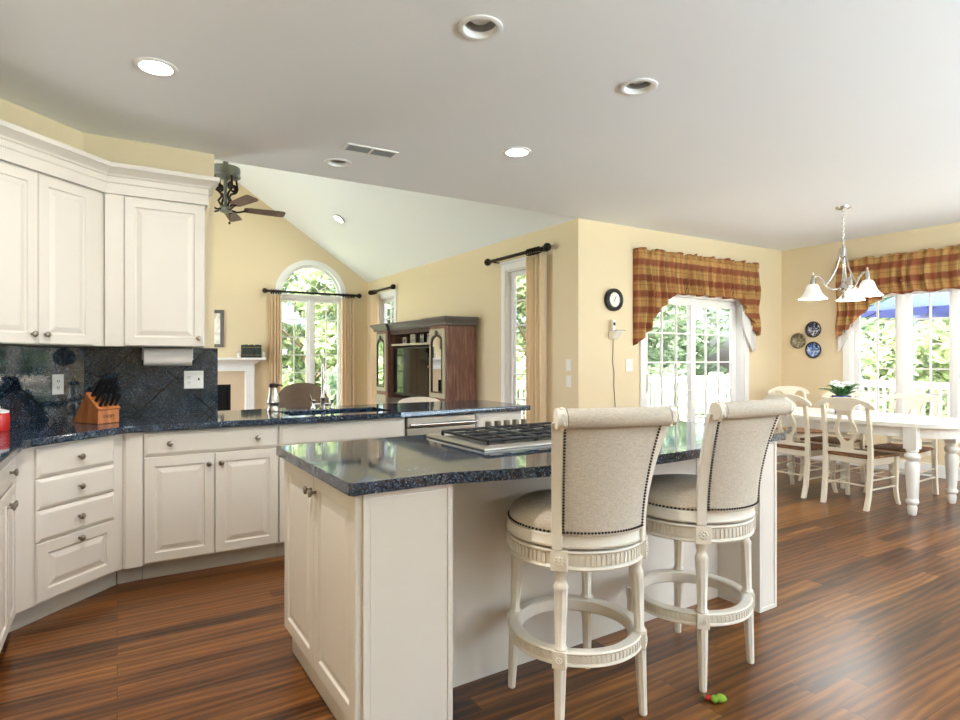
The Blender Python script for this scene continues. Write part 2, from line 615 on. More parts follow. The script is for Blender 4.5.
    def build(self, name, mat, parent=None, bevel=0.0, seg=2, loc=None, rot=None, sharp=40, solid=0.0, offset=-1.0):
        bm = self.bm
        bmesh.ops.recalc_face_normals(bm, faces=bm.faces[:])
        me = bpy.data.meshes.new(name)
        bm.to_mesh(me)
        bm.free()
        me.set_sharp_from_angle(angle=R(sharp)) if any(p.use_smooth for p in me.polygons) else None
        o = bpy.data.objects.new(name, me)
        col.objects.link(o)
        me.materials.append(mat)
        if parent:
            o.parent = parent
        if loc:
            o.location = loc
        if rot:
            o.rotation_euler = rot
        if solid:
            md = o.modifiers.new('thickness', 'SOLIDIFY')
            md.thickness = solid
            md.offset = offset
        if bevel:
            md = o.modifiers.new('bevel', 'BEVEL')
            md.width = bevel
            md.segments = seg
            md.limit_method = 'ANGLE'
            md.angle_limit = R(35)
        return o


def thing(name, label, cat, loc=(0, 0, 0), rz=0.0, group=None):
    o = bpy.data.objects.new(name, None)
    col.objects.link(o)
    o.empty_display_size = 0.1
    o.location = loc
    o.rotation_euler = (0, 0, rz)
    return tag(o, label, cat, group)


def tag(o, label, cat, group=None):
    o['label'] = label
    o['category'] = cat
    if group:
        o['group'] = group
    return o


def struct(o, label=None):
    o['kind'] = 'structure'
    if label:
        o['label'] = label
    return o


def struct_empty(name, loc, rz, label=None):
    o = bpy.data.objects.new(name, None)
    col.objects.link(o)
    o.location = loc
    o.rotation_euler = (0, 0, rz)
    return struct(o, label)


def dup(root, loc, rz, label=None, group=None):
    r = root.copy()
    col.objects.link(r)
    r.location = loc
    r.rotation_euler = (0, 0, rz)
    if label:
        r['label'] = label
    if group:
        r['group'] = group
    for ch in list(root.children):
        c = ch.copy()
        col.objects.link(c)
        c.parent = r
        for g in list(ch.children):
            d = g.copy()
            col.objects.link(d)
            d.parent = c
    return r


# ================================================================== ROOM SHELL
H = 2.74
XL, XQ, YP, YN = -1.0, 7.62, 4.67, -3.0     # kitchen extents
XR, YS, XF = 4.05, 10.70, -1.93            # family room extents
XRIDGE, ZRIDGE = 1.06, 4.73

b = MB()
b.box(-2.1, XQ + 0.16, YN - 0.15, YS + 0.16, -0.12, 0)
struct(b.build('floor', M['floor']))


def wall_boxes(b, a0, a1, z0, z1, t0, t1, holes, axis):
    """wall along axis with rectangular holes (a, b, z, z)"""
    def bx(p, q, r, s):
        if q - p < 1e-4 or s - r < 1e-4:
            return
        if axis == 'x':
            b.box(p, q, t0, t1, r, s)
        else:
            b.box(t0, t1, p, q, r, s)
    holes = sorted(holes)
    cur = a0
    for h0, h1, g0, g1 in holes:
        bx(cur, h0, z0, z1)
        bx(h0, h1, z0, g0)
        bx(h0, h1, g1, z1)
        cur = h1
    bx(cur, a1, z0, z1)


# far wall with the sliding door
SL = (5.02, 6.80, 0.0, 2.03)
b = MB()
wall_boxes(b, XR, XQ + 0.15, 0, H + 0.1, YP, YP + 0.15, [SL], 'x')
struct(b.build('wall_far', M['wall']))
# right wall with the casement windows
WQ = (2.19, 3.79, 0.56, 2.09)
b = MB()
wall_boxes(b, YN - 0.15, YP + 0.15, 0, H + 0.1, XQ, XQ + 0.15, [WQ, (-1.9, 0.3, 0.66, 2.07)], 'y')
struct(b.build('wall_right', M['wall']))
# family room wall with the two tall windows
WR1 = (5.28, 6.00, 0.45, 2.36)
WR2 = (9.40, 10.10, 0.45, 2.36)
b = MB()
wall_boxes(b, YP + 0.15, YS + 0.15, 0, H + 0.14, XR, XR + 0.15, [WR1, WR2], 'y')
struct(b.build('wall_family_right', M['wall']))
# gable wall with the arched window
WS = (2.42, 3.56, 0.35, 2.42)
cxS, rS = (WS[0] + WS[1]) / 2, (WS[1] - WS[0]) / 2
poly = [(XF - 0.1, 0), (WS[0], 0), (WS[0], WS[3])]
poly += [(cxS - rS * math.cos(PI * k / 24), WS[3] + rS * math.sin(PI * k / 24)) for k in range(1, 24)]
poly += [(WS[1], WS[3]), (WS[1], 0), (XR + 0.15, 0), (XR + 0.15, H + 0.1), (XRIDGE, ZRIDGE + 0.14), (XF - 0.1, H + 0.1)]
b = MB()
b.prism(poly, YS, YS + 0.15, 'y')
b.box(WS[0], WS[1], YS, YS + 0.15, 0, WS[2])
struct(b.build('wall_gable', M['wall']))
# left walls
b = MB()
b.box(XL - 0.15, XL, YN - 0.15, 3.735, 0, H + 0.1)
struct(b.build('wall_left', M['wall']))
b = MB()
b.prism([(-1.0, 3.735), (-0.185, 4.55), (-0.185, 4.67), (-1.15, 4.67), (-1.15, 3.735)], 0, H + 0.1)
struct(b.build('wall_left_diagonal', M['wall']))
b = MB()
b.box(-0.185, 0.585, 4.55, 4.67, 0, H)
struct(b.build('wall_stub', M['wall']))
b = MB()
wall_boxes(b, YP, YS + 0.15, 0, H + 0.14, XF - 0.15, XF, [(6.6, 9.2, 0.6, 2.4)], 'y')
b.box(XF - 0.15, -1.15, YP - 0.12, YP, 0, H)
struct(b.build('wall_family_left', M['wall']))
b = MB()
wall_boxes(b, XL - 0.15, XQ + 0.15, 0, H + 0.1, YN - 0.15, YN, [(2.2, 4.0, 0.7, 2.4), (4.8, 6.6, 0.7, 2.4)], 'x')
struct(b.build('wall_near', M['wall']))
# header above the opening to the family room
b = MB()
b.prism([(XF - 0.15, H + 0.1), (XR + 0.15, H + 0.1), (XRIDGE, ZRIDGE + 0.14)], YP - 0.12, YP, 'y')
struct(b.build('wall_header', M['wall']))

# recessed can positions (ceiling), True = lit
CANS = [(0.164, 3.336, True), (1.35, 2.20, False), (2.36, 2.24, False), (2.38, 3.39, True), (1.39, 4.27, False),
        (0.02, 2.12, True)]  # last one is unseen, added to brighten the base cabinets
b = MB()
b.box(XF - 0.15, XQ + 0.15, YN - 0.15, YP, H, H + 0.16)
ceil = b.build('ceiling', M['ceiling'])
c = MB()
for x, y, lit in CANS:
    c.lathe([(0.078, H - 0.05), (0.078, H + 0.11)], 32, (x, y))
cut = c.build('cutter', M['ceiling'])
md = ceil.modifiers.new('holes', 'BOOLEAN')
md.object = cut
md.solver = 'EXACT'
dg = bpy.context.evaluated_depsgraph_get()
me2 = bpy.data.meshes.new_from_object(ceil.evaluated_get(dg))
ceil.modifiers.clear()
ceil.data = me2
bpy.data.objects.remove(cut)
struct(ceil)
# vaulted ceiling, two slopes
for nm, xe in (('ceiling_vault_right', XR + 0.15), ('ceiling_vault_left', XF - 0.15)):
    sl = (ZRIDGE - H) / (XR - XRIDGE)
    ze = ZRIDGE - sl * abs(xe - XRIDGE)
    b = MB()
    b.prism([(xe, ze), (XRIDGE, ZRIDGE), (XRIDGE, ZRIDGE + 0.15), (xe, ze + 0.15)], YP + 0.01, YS + 0.15, 'y')
    struct(b.build(nm, M['ceiling']))

# baseboards
b = MB()
for a0, a1 in ((4.08, 4.92), (6.90, XQ)):
    b.box(a0, a1, YP - 0.016, YP, 0, 0.12)
    b.box(a0, a1, YP - 0.010, YP, 0.12, 0.14)
struct(b.build('baseboard_far', M['trim']))
b = MB()
b.box(XQ - 0.016, XQ, YN, YP - 0.016, 0, 0.12)
b.box(XQ - 0.010, XQ, YN, YP - 0.016, 0.12, 0.14)
struct(b.build('baseboard_right', M['trim']))
b = MB()
b.box(XR - 0.016, XR, YP + 0.02, YS, 0, 0.14)
struct(b.build('baseboard_family_right', M['trim']))
b = MB()
b.box(2.25, XR - 0.016, YS - 0.016, YS, 0, 0.14)
struct(b.build('baseboard_gable', M['trim']))


# ------------------------------------------------------------------ windows
def sash(root, x0, x1, z0, z1, cols, rows, y0=0.05, st=0.055, bot=None, name='sash'):
    bot = bot or st
    s = MB()
    s.box(x0, x0 + st, y0, y0 + 0.04, z0, z1)
    s.box(x1 - st, x1, y0, y0 + 0.04, z0, z1)
    s.box(x0 + st, x1 - st, y0, y0 + 0.04, z0, z0 + bot)
    s.box(x0 + st, x1 - st, y0, y0 + 0.04, z1 - st, z1)
    so = s.build(name, M['trim'], root, 0.004, 1)
    g = MB()
    g.box(x0 + st - 0.005, x1 - st + 0.005, y0 + 0.017, y0 + 0.023, z0 + bot - 0.005, z1 - st + 0.005)
    g.build('glass_pane', M['glass'], so)
    m = MB()
    gx0, gx1, gz0, gz1 = x0 + st, x1 - st, z0 + bot, z1 - st
    t = 0.009
    for i in range(1, cols):
        x = gx0 + (gx1 - gx0) * i / cols
        m.box(x - t, x + t, y0 + 0.008, y0 + 0.032, gz0, gz1)
    for j in range(1, rows):
        z = gz0 + (gz1 - gz0) * j / rows
        m.box(gx0, gx1, y0 + 0.009, y0 + 0.031, z - t, z + t)
    m.build('muntin_grid', M['trim'], so)
    return so


def casing(root, w, z0, z1, cw=0.085, sill=True, top=True, name='casing'):
    c = MB()
    lo = z0
    c.box(-cw, 0, -0.02, 0.0, lo, z1 + (cw if top else 0))
    c.box(w, w + cw, -0.02, 0.0, lo, z1 + (cw if top else 0))
    if top:
        c.box(0, w, -0.02, 0.0, z1, z1 + cw)
        c.box(-cw - 0.01, w + cw + 0.01, -0.032, 0, z1 + cw, z1 + cw + 0.025)
    # jamb liner
    for xa, xb in ((0, 0.014), (w - 0.014, w)):
        c.box(xa, xb, 0, 0.15, z0, z1)
    if top:
        c.box(0.014, w - 0.014, 0, 0.15, z1 - 0.014, z1)
    c.build(name, M['trim'], root, 0.004, 1)
    if sill:
        s = MB()
        s.box(-cw - 0.02, w + cw + 0.02, -0.05, 0.15, z0 - 0.03, z0)
        s.box(-cw, w + cw, -0.018, 0, z0 - 0.11, z0 - 0.03)
        s.build('window_sill', M['trim'], root, 0.005, 1)


# sliding glass door
w = SL[1] - SL[0]
door = struct_empty('door_1', (SL[0], YP, 0), 0, 'white sliding patio door with grids under a plaid valance')
casing(door, w, 0, SL[3], 0.085, False)
sash(door, 0.016, w / 2 + 0.03, 0.03, SL[3] - 0.016, 3, 5, 0.05, 0.085, 0.20, 'fixed_panel')
sl2 = sash(door, w / 2 - 0.03, w - 0.016, 0.03, SL[3] - 0.016, 3, 5, 0.10, 0.085, 0.20, 'sliding_panel')
h = MB()
h.box(0.07, 0.10, 0.02, 0.048, 0.92, 1.12)
h.build('door_handle', M['white_plastic'], door)
th = MB()
th.box(0.014, w - 0.014, 0.0, 0.15, 0, 0.03)
th.build('threshold', M['trim'], door)

# casement windows in the right wall
w = WQ[1] - WQ[0]
win = struct_empty('window_1', (XQ, WQ[1], 0), R(-90), 'bright white casement window beside the dining table')
casing(win, w, WQ[2], WQ[3])
sw = (w - 0.03) / 3
mu = MB()
for i in (1, 2):
    mu.box(0.015 + sw * i - 0.028, 0.015 + sw * i + 0.028, -0.012, 0.13, WQ[2], WQ[3] - 0.014)
mu.build('window_mullion', M['trim'], win, 0.004, 1)
for i in range(3):
    sash(win, 0.015 + sw * i + (0.028 if i else 0), 0.015 + sw * (i + 1) - (0.028 if i < 2 else 0), WQ[2] + 0.002, WQ[3] - 0.016, 2, 5, 0.06, 0.055)
win = struct_empty('window_2', (XQ, 0.3, 0), R(-90))  # unseen window added to frame the right fill light
casing(win, 2.2, 0.66, 2.07)
sash(win, 0.016, 1.1, 0.662, 2.054, 3, 4, 0.06, 0.06)
sash(win, 1.1, 2.184, 0.662, 2.054, 3, 4, 0.06, 0.06)

# tall windows in the family room side wall
for k, wr in enumerate((WR1, WR2)):
    w = wr[1] - wr[0]
    win = struct_empty('window_%d' % (3 + k), (XR, wr[1], 0), R(-90), ('tall narrow white window with a curtain at the right of the armoire', 'small white window showing above the far end of the armoire')[k])
    casing(win, w, wr[2], wr[3])
    sash(win, 0.016, w - 0.016, wr[2] + 0.002, wr[3] - 0.016, 2, 6, 0.06, 0.055)

# arched window
w = WS[1] - WS[0]
win = struct_empty('window_5', (WS[0], YS, 0), 0, 'arched window with a fanlight in the gable wall')
c = MB()
cw = 0.075
c.box(-cw, 0, -0.02, 0, WS[2], WS[3])
c.box(w, w + cw, -0.02, 0, WS[2], WS[3])
N = 28
arc = lambda r, y: [(rS - r * math.cos(PI * k / N), y, WS[3] + r * math.sin(PI * k / N)) for k in range(N + 1)]
ri = [arc(rS, -0.02), arc(rS + cw, -0.02), arc(rS + cw, 0.0)]
c.rings(ri, False, False, False, False)
ri = [arc(rS, -0.02), arc(rS, 0.15), arc(rS - 0.014, 0.15), arc(rS - 0.014, -0.02), arc(rS, -0.02)]
c.rings(ri, False, False, False, False)
for xa, xb in ((0, 0.014), (w - 0.014, w)):
    c.box(xa, xb, -0.02, 0.15, WS[2], WS[3])
c.build('casing', M['trim'], win)
s = MB()
s.box(-cw - 0.02, w + cw + 0.02, -0.05, 0.15, WS[2] - 0.03, WS[2])
s.build('window_sill', M['trim'], win)
zt = WS[3] - 0.05
sash(win, 0.016, w / 2 - 0.03, WS[2] + 0.002, zt - 0.01, 2, 6, 0.06, 0.05)
sash(win, w / 2 + 0.03, w - 0.016, WS[2] + 0.002, zt - 0.01, 2, 6, 0.06, 0.05)
mu = MB()
mu.box(w / 2 - 0.03, w / 2 + 0.03, 0.02, 0.12, WS[2], zt)
mu.box(0.014, w - 0.014, 0.02, 0.12, zt - 0.01, WS[3] + 0.02)
mu.build('window_mullion', M['trim'], win)
f = MB()
rr = rS - 0.016
f.rings([[(rS - q * math.cos(PI * k / N), y, WS[3] + 0.02 + q * 0.965 * math.sin(PI * k / N)) for k in range(N + 1)] for q, y in ((rr, 0.06), (rr - 0.05, 0.06), (rr - 0.05, 0.1), (rr, 0.1), (rr, 0.06))], False, False, False, False)
for q in (0.17,):
    f.tube([(rS - q * math.cos(PI * k / 16), 0.08, WS[3] + 0.02 + q * math.sin(PI * k / 16)) for k in range(17)], 0.009, 6)
for a in (30, 60, 90, 120, 150):
    f.tube([(rS - 0.17 * math.cos(R(a)), 0.08, WS[3] + 0.02 + 0.17 * math.sin(R(a))), (rS - (rr - 0.04) * math.cos(R(a)), 0.08, WS[3] + 0.02 + (rr - 0.04) * 0.965 * math.sin(R(a)))], 0.009, 6)
f.tube([(rS - 0.02, 0.08, WS[3] + 0.02), (rS - 0.02, 0.08, WS[3] + 0.19)], 0.009, 6)
fo = f.build('fanlight', M['trim'], win)
g = MB()
g.prism([(0.02, WS[3] + 0.02)] + [(rS - (rr - 0.01) * math.cos(PI * k / N), WS[3] + 0.021 + (rr - 0.01) * 0.965 * math.sin(PI * k / N)) for k in range(1, N)] + [(w - 0.02, WS[3] + 0.02)], 0.078, 0.082, 'y')
g.build('glass_pane', M['glass'], fo)

win = struct_empty('window_8', (XF, 6.6, 0), R(90))  # unseen window added to frame the family room fill light
casing(win, 2.6, 0.6, 2.4)
# unseen windows added behind the camera for the near fill lights: plain frames
for k, (a0, a1) in enumerate(((2.2, 4.0), (4.8, 6.6))):
    win = struct_empty('window_%d' % (6 + k), (a1, YN, 0), R(180))
    casing(win, a1 - a0, 0.7, 2.4)


# ================================================================== RECESSED LIGHTS, VENT
def can_light(x, y, z, lit, label, cat='ceiling light', power=0, tilt=None, visible=True):
    t = thing('recessed_light', label, cat, (x, y, z), 0, 'recessed ceiling lights')
    if tilt:
        t.rotation_euler = tilt
    b = MB()
    b.lathe([(0.077, 0.0), (0.099, 0.0), (0.099, -0.005), (0.090, -0.009), (0.075, -0.006), (0.072, 0.0), (0.070, 0.02), (0.077, 0.02), (0.077, 0.0)], 32, cap=False)
    b.build('trim_ring', M['trim'], t)
    b = MB()
    b.lathe([(0.070, 0.02), (0.060, 0.09), (0.0, 0.09)], 28, cap=False)
    b.build('baffle', M['grey_baffle'] if not lit else M['trim'], t)
    b = MB()
    b.lathe([(0.0, 0.028), (0.035, 0.030), (0.052, 0.045), (0.045, 0.085)] if not lit else [(0.0, 0.012), (0.045, 0.014), (0.062, 0.03), (0.058, 0.085)], 24, cap=False)
    b.build('bulb', M['lamp_on'] if lit else M['white_plastic'], t)
    if lit and power:
        d = bpy.data.lights.new('can_lamp', 'AREA')
        d.shape = 'DISK'
        d.size = 0.12
        d.energy = power
        d.color = (1.0, 0.98, 0.95)
        lo = bpy.data.objects.new('can_lamp', d)
        col.objects.link(lo)
        lo.parent = t
        lo.location = (0, 0, 0.006)
    return t


CAN_LABELS = ['lit recessed ceiling light above the left upper cabinets', 'unlit recessed eyeball light nearest the top edge of the photo',
              'unlit recessed light in the ceiling above the second bar stool', 'lit recessed ceiling light above the cooktop, in front of the vault',
              'unlit recessed light beside the ceiling vent', 'unseen lit recessed light added above the aisle left of the island']
CAN_W = 12
for i, (x, y, lit) in enumerate(CANS):
    can_light(x, y, H, lit, CAN_LABELS[i], power=(2.5, 0, 0, 14, 0, 27)[i] if lit else 0)
sl = math.atan2(ZRIDGE - H, XR - XRIDGE)
can_light(2.93, 8.97, 2.74 + (XR - 2.93) * math.tan(sl) - 0.028, True, 'lit recessed light in the sloped white vault ceiling', power=CAN_W, tilt=(0, sl, 0))

t = thing('ceiling_vent', 'small grey slotted air vent in the flat ceiling', 'vent', (1.50, 3.90, H), R(-2))
b = MB()
for x0, x1, y0, y1 in ((-0.18, 0.18, -0.07, -0.055), (-0.18, 0.18, 0.055, 0.07), (-0.18, -0.165, -0.055, 0.055), (0.165, 0.18, -0.055, 0.055), (-0.008, 0.008, -0.055, 0.055)):
    b.box(x0, x1, y0, y1, -0.008, 0)
b.build('frame', M['trim'], t)
b = MB()
b.box(-0.165, 0.165, -0.055, 0.055, -0.002, -0.0005)
b.build('duct', M['dark_slot'], t)
b = MB()
for i in range(9):
    y = -0.048 + i * 0.012
    b.box(-0.165, 0.165, y - 0.0035, y + 0.0015, -0.007, -0.002)
b.build('louvers', M['grey_baffle'], t)

# ================================================================== CABINETS
DOOR = [(0.0, -0.014), (0.003, -0.019), (0.054, -0.019), (0.058, -0.011), (0.066, -0.010), (0.092, -0.018), (0.096, -0.0185)]
SMALLDOOR = [(0.0, -0.014), (0.003, -0.019), (0.045, -0.019), (0.049, -0.011), (0.055, -0.010), (0.074, -0.018), (0.078, -0.0185)]
DRAWER = [(0.0, -0.010), (0.002, -0.012), (0.016, -0.019), (0.020, -0.0195)]


def knob(parent, x, y, z, d=(0, -1, 0)):
    k = MB()
    k.T = Matrix.Translation((x, y, z)) @ Vector(d).to_track_quat('Z', 'Y').to_matrix().to_4x4()
    k.lathe([(0.0075, 0), (0.006, 0.006), (0.0055, 0.014), (0.010, 0.018), (0.0155, 0.022), (0.0165, 0.026), (0.014, 0.030), (0.006, 0.032), (0.0, 0.0325)], 14, cap=False)
    return k.build('knob', M['pewter'], parent)


def front(root, kind, x0, x1, z0, z1, knobs=(), y=0.0):
    st = {'door': DOOR, 'small_door': SMALLDOOR, 'drawer': DRAWER, 'panel_drawer': DOOR}[kind]
    b = MB()
    b.nest(x1 - x0, z1 - z0, [(i, yy + y) for i, yy in st], x0, z0, y - 0.0005)
    o = b.build('drawer' if 'drawer' in kind else 'door', M['cab'], root)
    for kx, kz in knobs:
        knob(o, kx, y - 0.018, kz)
    return o


def carcass(root, w, d, z0=0.10, z1=0.874, kick=0.06, name='carcass', kickx=(0, 0)):
    b = MB()
    b.box(0.001, w - 0.001, 0, d, z0, z1)
    b.build(name, M['cab'], root)
    if kick is not None:
        k = MB()
        k.box(0.001 + kickx[0], w - 0.001 - kickx[1], kick, d, 0.0, z0)
        k.build('toe_kick', M['kick'], root)


FY = 3.94
# peninsula run (facing the camera)
t = thing('base_cabinet', 'cream base cabinet with one wide drawer over two raised panel doors', 'cabinet', (0.128, FY, 0))
carcass(t, 0.759, 0.60)
front(t, 'drawer', 0.004, 0.755, 0.730, 0.866, ((0.135, 0.798), (0.625, 0.798)))
front(t, 'door', 0.004, 0.3775, 0.112, 0.722, ((0.345, 0.660),))
front(t, 'door', 0.3815, 0.755, 0.112, 0.722, ((0.414, 0.660),))

t = thing('sink_cabinet', 'cream sink base cabinet with plain false front, behind the island', 'cabinet', (0.887, FY, 0))
carcass(t, 0.889, 0.60, 0.10, 0.70)
b = MB()
b.box(0.001, 0.888, 0, 0.02, 0.70, 0.874)
b.build('front_rail', M['cab'], t)
front(t, 'drawer', 0.004, 0.885, 0.730, 0.866)
front(t, 'door', 0.004, 0.4425, 0.112, 0.722, ((0.410, 0.660),))
front(t, 'door', 0.4465, 0.885, 0.112, 0.722, ((0.479, 0.660),))

t = thing('dishwasher', 'stainless steel dishwasher set into the peninsula', 'dishwasher', (1.778, FY, 0))
b = MB()
b.box(0.004, 0.584, 0.01, 0.58, 0.10, 0.868)
b.build('tub', M['black'], t)
b = MB()
b.box(0.006, 0.582, -0.022, 0.01, 0.12, 0.79)
b.build('door', M['steel'], t, 0.005)
b = MB()
b.box(0.006, 0.582, -0.022, 0.01, 0.795, 0.866)
b.build('control_panel', M['steel'], t, 0.004)
b = MB()
b.tube([(0.03, -0.022, 0.815), (0.03, -0.052, 0.815)], 0.007)
b.tube([(0.558, -0.022, 0.815), (0.558, -0.052, 0.815)], 0.007)
b.tube([(0.015, -0.055, 0.815), (0.573, -0.055, 0.815)], 0.011, 10)
b.build('handle', M['nickel'], t)
b = MB()
b.box(0.004, 0.584, 0.06, 0.5, 0, 0.10)
b.build('toe_kick', M['black'], t)

t = thing('end_cabinet', 'cream cabinet at the free end of the peninsula, right of the dishwasher', 'cabinet', (2.366, FY, 0))
carcass(t, 0.445, 0.60)
front(t, 'drawer', 0.004, 0.441, 0.730, 0.866, ())
front(t, 'door', 0.004, 0.441, 0.112, 0.722, ())
t = thing('peninsula_back_panel', 'plain cream panel on the family room side of the peninsula', 'panel', (0.60, 4.542, 0))
b = MB()
b.box(0, 2.211, 0, 0.02, 0, 0.874)
b.build('panel', M['cab'], t)

# diagonal corner cabinet
DX, DY = -0.3986, 3.486
DL = 0.613
off = 0.02
dxo, dyo = -off * math.sin(R(45)), off * math.cos(R(45))
t = thing('corner_cabinet', 'cream diagonal corner base cabinet with a stack of four drawers', 'cabinet', (DX + dxo, DY + dyo, 0), R(45))
b = MB()
b.prism([(-0.008, 0), (DL + 0.008, 0), (DL + 0.07, 0.10), (DL + 0.05, 0.55), (-0.05, 0.55), (-0.07, 0.10)], 0.10, 0.874)
b.build('carcass', M['cab'], t)
b = MB()
b.prism([(0.02, 0.055), (DL + 0.018, 0.055), (DL + 0.06, 0.30), (-0.04, 0.30)], 0, 0.10)
b.build('toe_kick', M['kick'], t)
for z0, z1, kd in ((0.715, 0.862, 'drawer'), (0.560, 0.709, 'drawer'), (0.403, 0.554, 'drawer')):
    front(t, kd, 0.100, 0.553, z0, z1, ((0.326, (z0 + z1) / 2),))
front(t, 'panel_drawer', 0.100, 0.553, 0.112, 0.397, ((0.326, 0.365),))
# corner filler between diagonal and straight run
t = thing('filler_panel', 'narrow cream filler strip between corner drawers and double door cabinet', 'panel', (0.0, 0, 0))
b = MB()
b.prism([(0.0275, FY - 0.001), (0.042, FY - 0.016), (0.126, FY - 0.016), (0.126, FY + 0.06), (0.08, FY + 0.06)], 0.10, 0.874)
b.build('strip', M['cab'], t)
b = MB()
b.prism([(0.0, FY + 0.050), (0.126, FY + 0.062), (0.126, FY + 0.16), (0.09, FY + 0.16)], 0, 0.098)
b.build('toe_kick', M['kick'], t)

# left run (facing +X)
LX = -0.42
t = thing('left_base_cabinet', 'cream base cabinet with narrow doors at the left edge of the photo', 'cabinet', (LX, 2.99, 0), R(90))
carcass(t, 0.47, 0.57)
front(t, 'drawer', 0.004, 0.466, 0.730, 0.866, ((0.29, 0.798),))
front(t, 'small_door', 0.004, 0.252, 0.112, 0.722, ((0.225, 0.660),))
front(t, 'small_door', 0.256, 0.466, 0.112, 0.722, ((0.283, 0.660),))
t = thing('left_base_cabinet', 'cream base cabinet further along the left wall, outside the view', 'cabinet', (LX, 2.23, 0), R(90))
carcass(t, 0.755, 0.57)
front(t, 'drawer', 0.004, 0.751, 0.730, 0.866, ((0.37, 0.798),))
front(t, 'door', 0.004, 0.376, 0.112, 0.722, ((0.345, 0.660),))
front(t, 'door', 0.380, 0.751, 0.112, 0.722, ((0.41, 0.660),))

# main countertop with the sink cut out
SKX0, SKX1, SKY0, SKY1 = 0.98, 1.72, 4.02, 4.40
CZ0, CZ1 = 0.8755, 0.915
outer = [(-0.37, 2.22), (-0.37, 3.46), (0.055, 3.885), (2.86, 3.885), (2.86, 4.62), (2.80, 4.68), (0.62, 4.68), (0.60, 4.545), (-0.18, 4.545), (-0.995, 3.73), (-0.995, 2.22)]
b = MB()
o2 = [(SKX0, SKY0), (SKX0, SKY1), (SKX1, SKY1), (SKX1, SKY0)]
# split in pieces around the hole
b.prism([(-0.995, 2.22), (-0.37, 2.22), (-0.37, 3.46), (-0.348, 3.500), (0.03, 3.870), (0.075, 3.885), (SKX0, 3.885), (SKX0, 4.68), (0.62, 4.68), (0.60, 4.549), (-0.183, 4.549), (-0.9985, 3.7345)], CZ0, CZ1)
b.prism([(SKX0, 3.885), (SKX1, 3.885), (SKX1, SKY0), (SKX0, SKY0)], CZ0, CZ1)
b.prism([(SKX0, SKY1), (SKX1, SKY1), (SKX1, 4.68), (SKX0, 4.68)], CZ0, CZ1)
b.prism([(SKX1, 3.885), (2.86, 3.885), (2.87, 3.895), (2.87, 4.58), (2.80, 4.68), (SKX1, 4.68)], CZ0, CZ1)
bmesh.ops.remove_doubles(b.bm, verts=b.bm.verts[:], dist=1e-5)
tp = b.build('countertop', M['granite'], None, 0.008, 3)
tag(tp, 'dark blue granite worktop over the wall cabinets and peninsula', 'countertop')

# sink
t = thing('kitchen_sink', 'dark undermount sink in the peninsula worktop', 'sink', (0, 0, 0))
b = MB()
x0, x1, y0, y1 = SKX0 + 0.003, SKX1 - 0.003, SKY0 + 0.003, SKY1 - 0.003
b.rings([[(x0, y0, 0.8745), (x1, y0, 0.8745), (x1, y1, 0.8745), (x0, y1, 0.8745)], [(x0, y0, 0.73), (x1, y0, 0.73), (x1, y1, 0.73), (x0, y1, 0.73)],
         [(x0 + 0.012, y0 + 0.012, 0.74), (x1 - 0.012, y0 + 0.012, 0.74), (x1 - 0.012, y1 - 0.012, 0.74), (x0 + 0.012, y1 - 0.012, 0.74)]][:2] , False, True, True, False)
b.build('basin', M['blackgloss'], t)
b = MB()
b.T = Matrix.Translation(((x0 + x1) / 2, (y0 + y1) / 2, 0))
b.lathe([(0.0, 0.745), (0.04, 0.745), (0.045, 0.741)], 20)
b.build('drain', M['steel'], t)

# backsplash
t = thing('tile_backsplash', 'dark granite tile backsplash laid on the diagonal, behind the knife block', 'backsplash', (0.205, 4.55, 0.9155))
b = MB()
b.prism([(-0.3815, -0.018), (0.400, -0.018), (0.400, -0.0005), (-0.389, -0.0005)], 0, 0.453)
b.build('tile_field', M['tile'], t)
t = thing('corner_backsplash', 'polished granite tile backsplash on the angled corner wall, left of knives', 'backsplash', (-0.60, 4.135, 0.9155), R(45))
b = MB()
b.prism([(-0.545, -0.018), (0.5775, -0.018), (0.585, -0.0005), (-0.563, -0.0005)], 0, 0.453)
b.build('tile_field', M['tile_polished'], t)

# ---------------------------------------------------------------- upper cabinets
UZ0, UZ1 = 1.372, 2.40
UY = 4.235
t = thing('upper_cabinet', 'cream upper cabinet with a single tall raised panel door', 'cabinet', (-0.06, UY, 0))
b = MB()
b.box(0.0, 0.548, 0, 0.310, UZ0, UZ1)
b.build('carcass', M['cab'], t)
b = MB()
b.box(-0.004, 0.092, -0.012, 0, UZ0, 2.292)
b.build('pilaster', M['cab'], t)
front(t, 'door', 0.097, 0.540, UZ0 + 0.004, 2.284, ((0.508, UZ0 + 0.055),))
UDL = 0.82
t = thing('corner_upper_cabinet', 'cream diagonal corner upper cabinet with two tall doors', 'cabinet', (-0.06 - UDL * 0.70711 - 0.006, UY - UDL * 0.70711 + 0.006, 0), R(45))
b = MB()
b.prism([(0, 0), (UDL, 0), (UDL + 0.10, 0.11), (UDL + 0.10, 0.298), (-0.12, 0.298), (-0.10, 0.11)], UZ0, UZ1)
b.build('carcass', M['cab'], t)
front(t, 'door', 0.047, 0.386, UZ0 + 0.004, 2.284, ((0.352, UZ0 + 0.055),))
front(t, 'door', 0.390, 0.728, UZ0 + 0.004, 2.284, ((0.424, UZ0 + 0.055),))
ulx = -0.06 - UDL * 0.70711 - 0.006
uly = UY - UDL * 0.70711
t = thing('left_upper_cabinet', 'cream upper cabinet along the left wall, outside the view', 'cabinet', (ulx, uly - 1.25, 0), R(90))
b = MB()
b.box(0, 1.24, 0, 1.0 + ulx - 0.002, UZ0, UZ1)
b.build('carcass', M['cab'], t)
front(t, 'door', 0.01, 0.615, UZ0 + 0.004, 2.284, ((0.58, UZ0 + 0.055),))
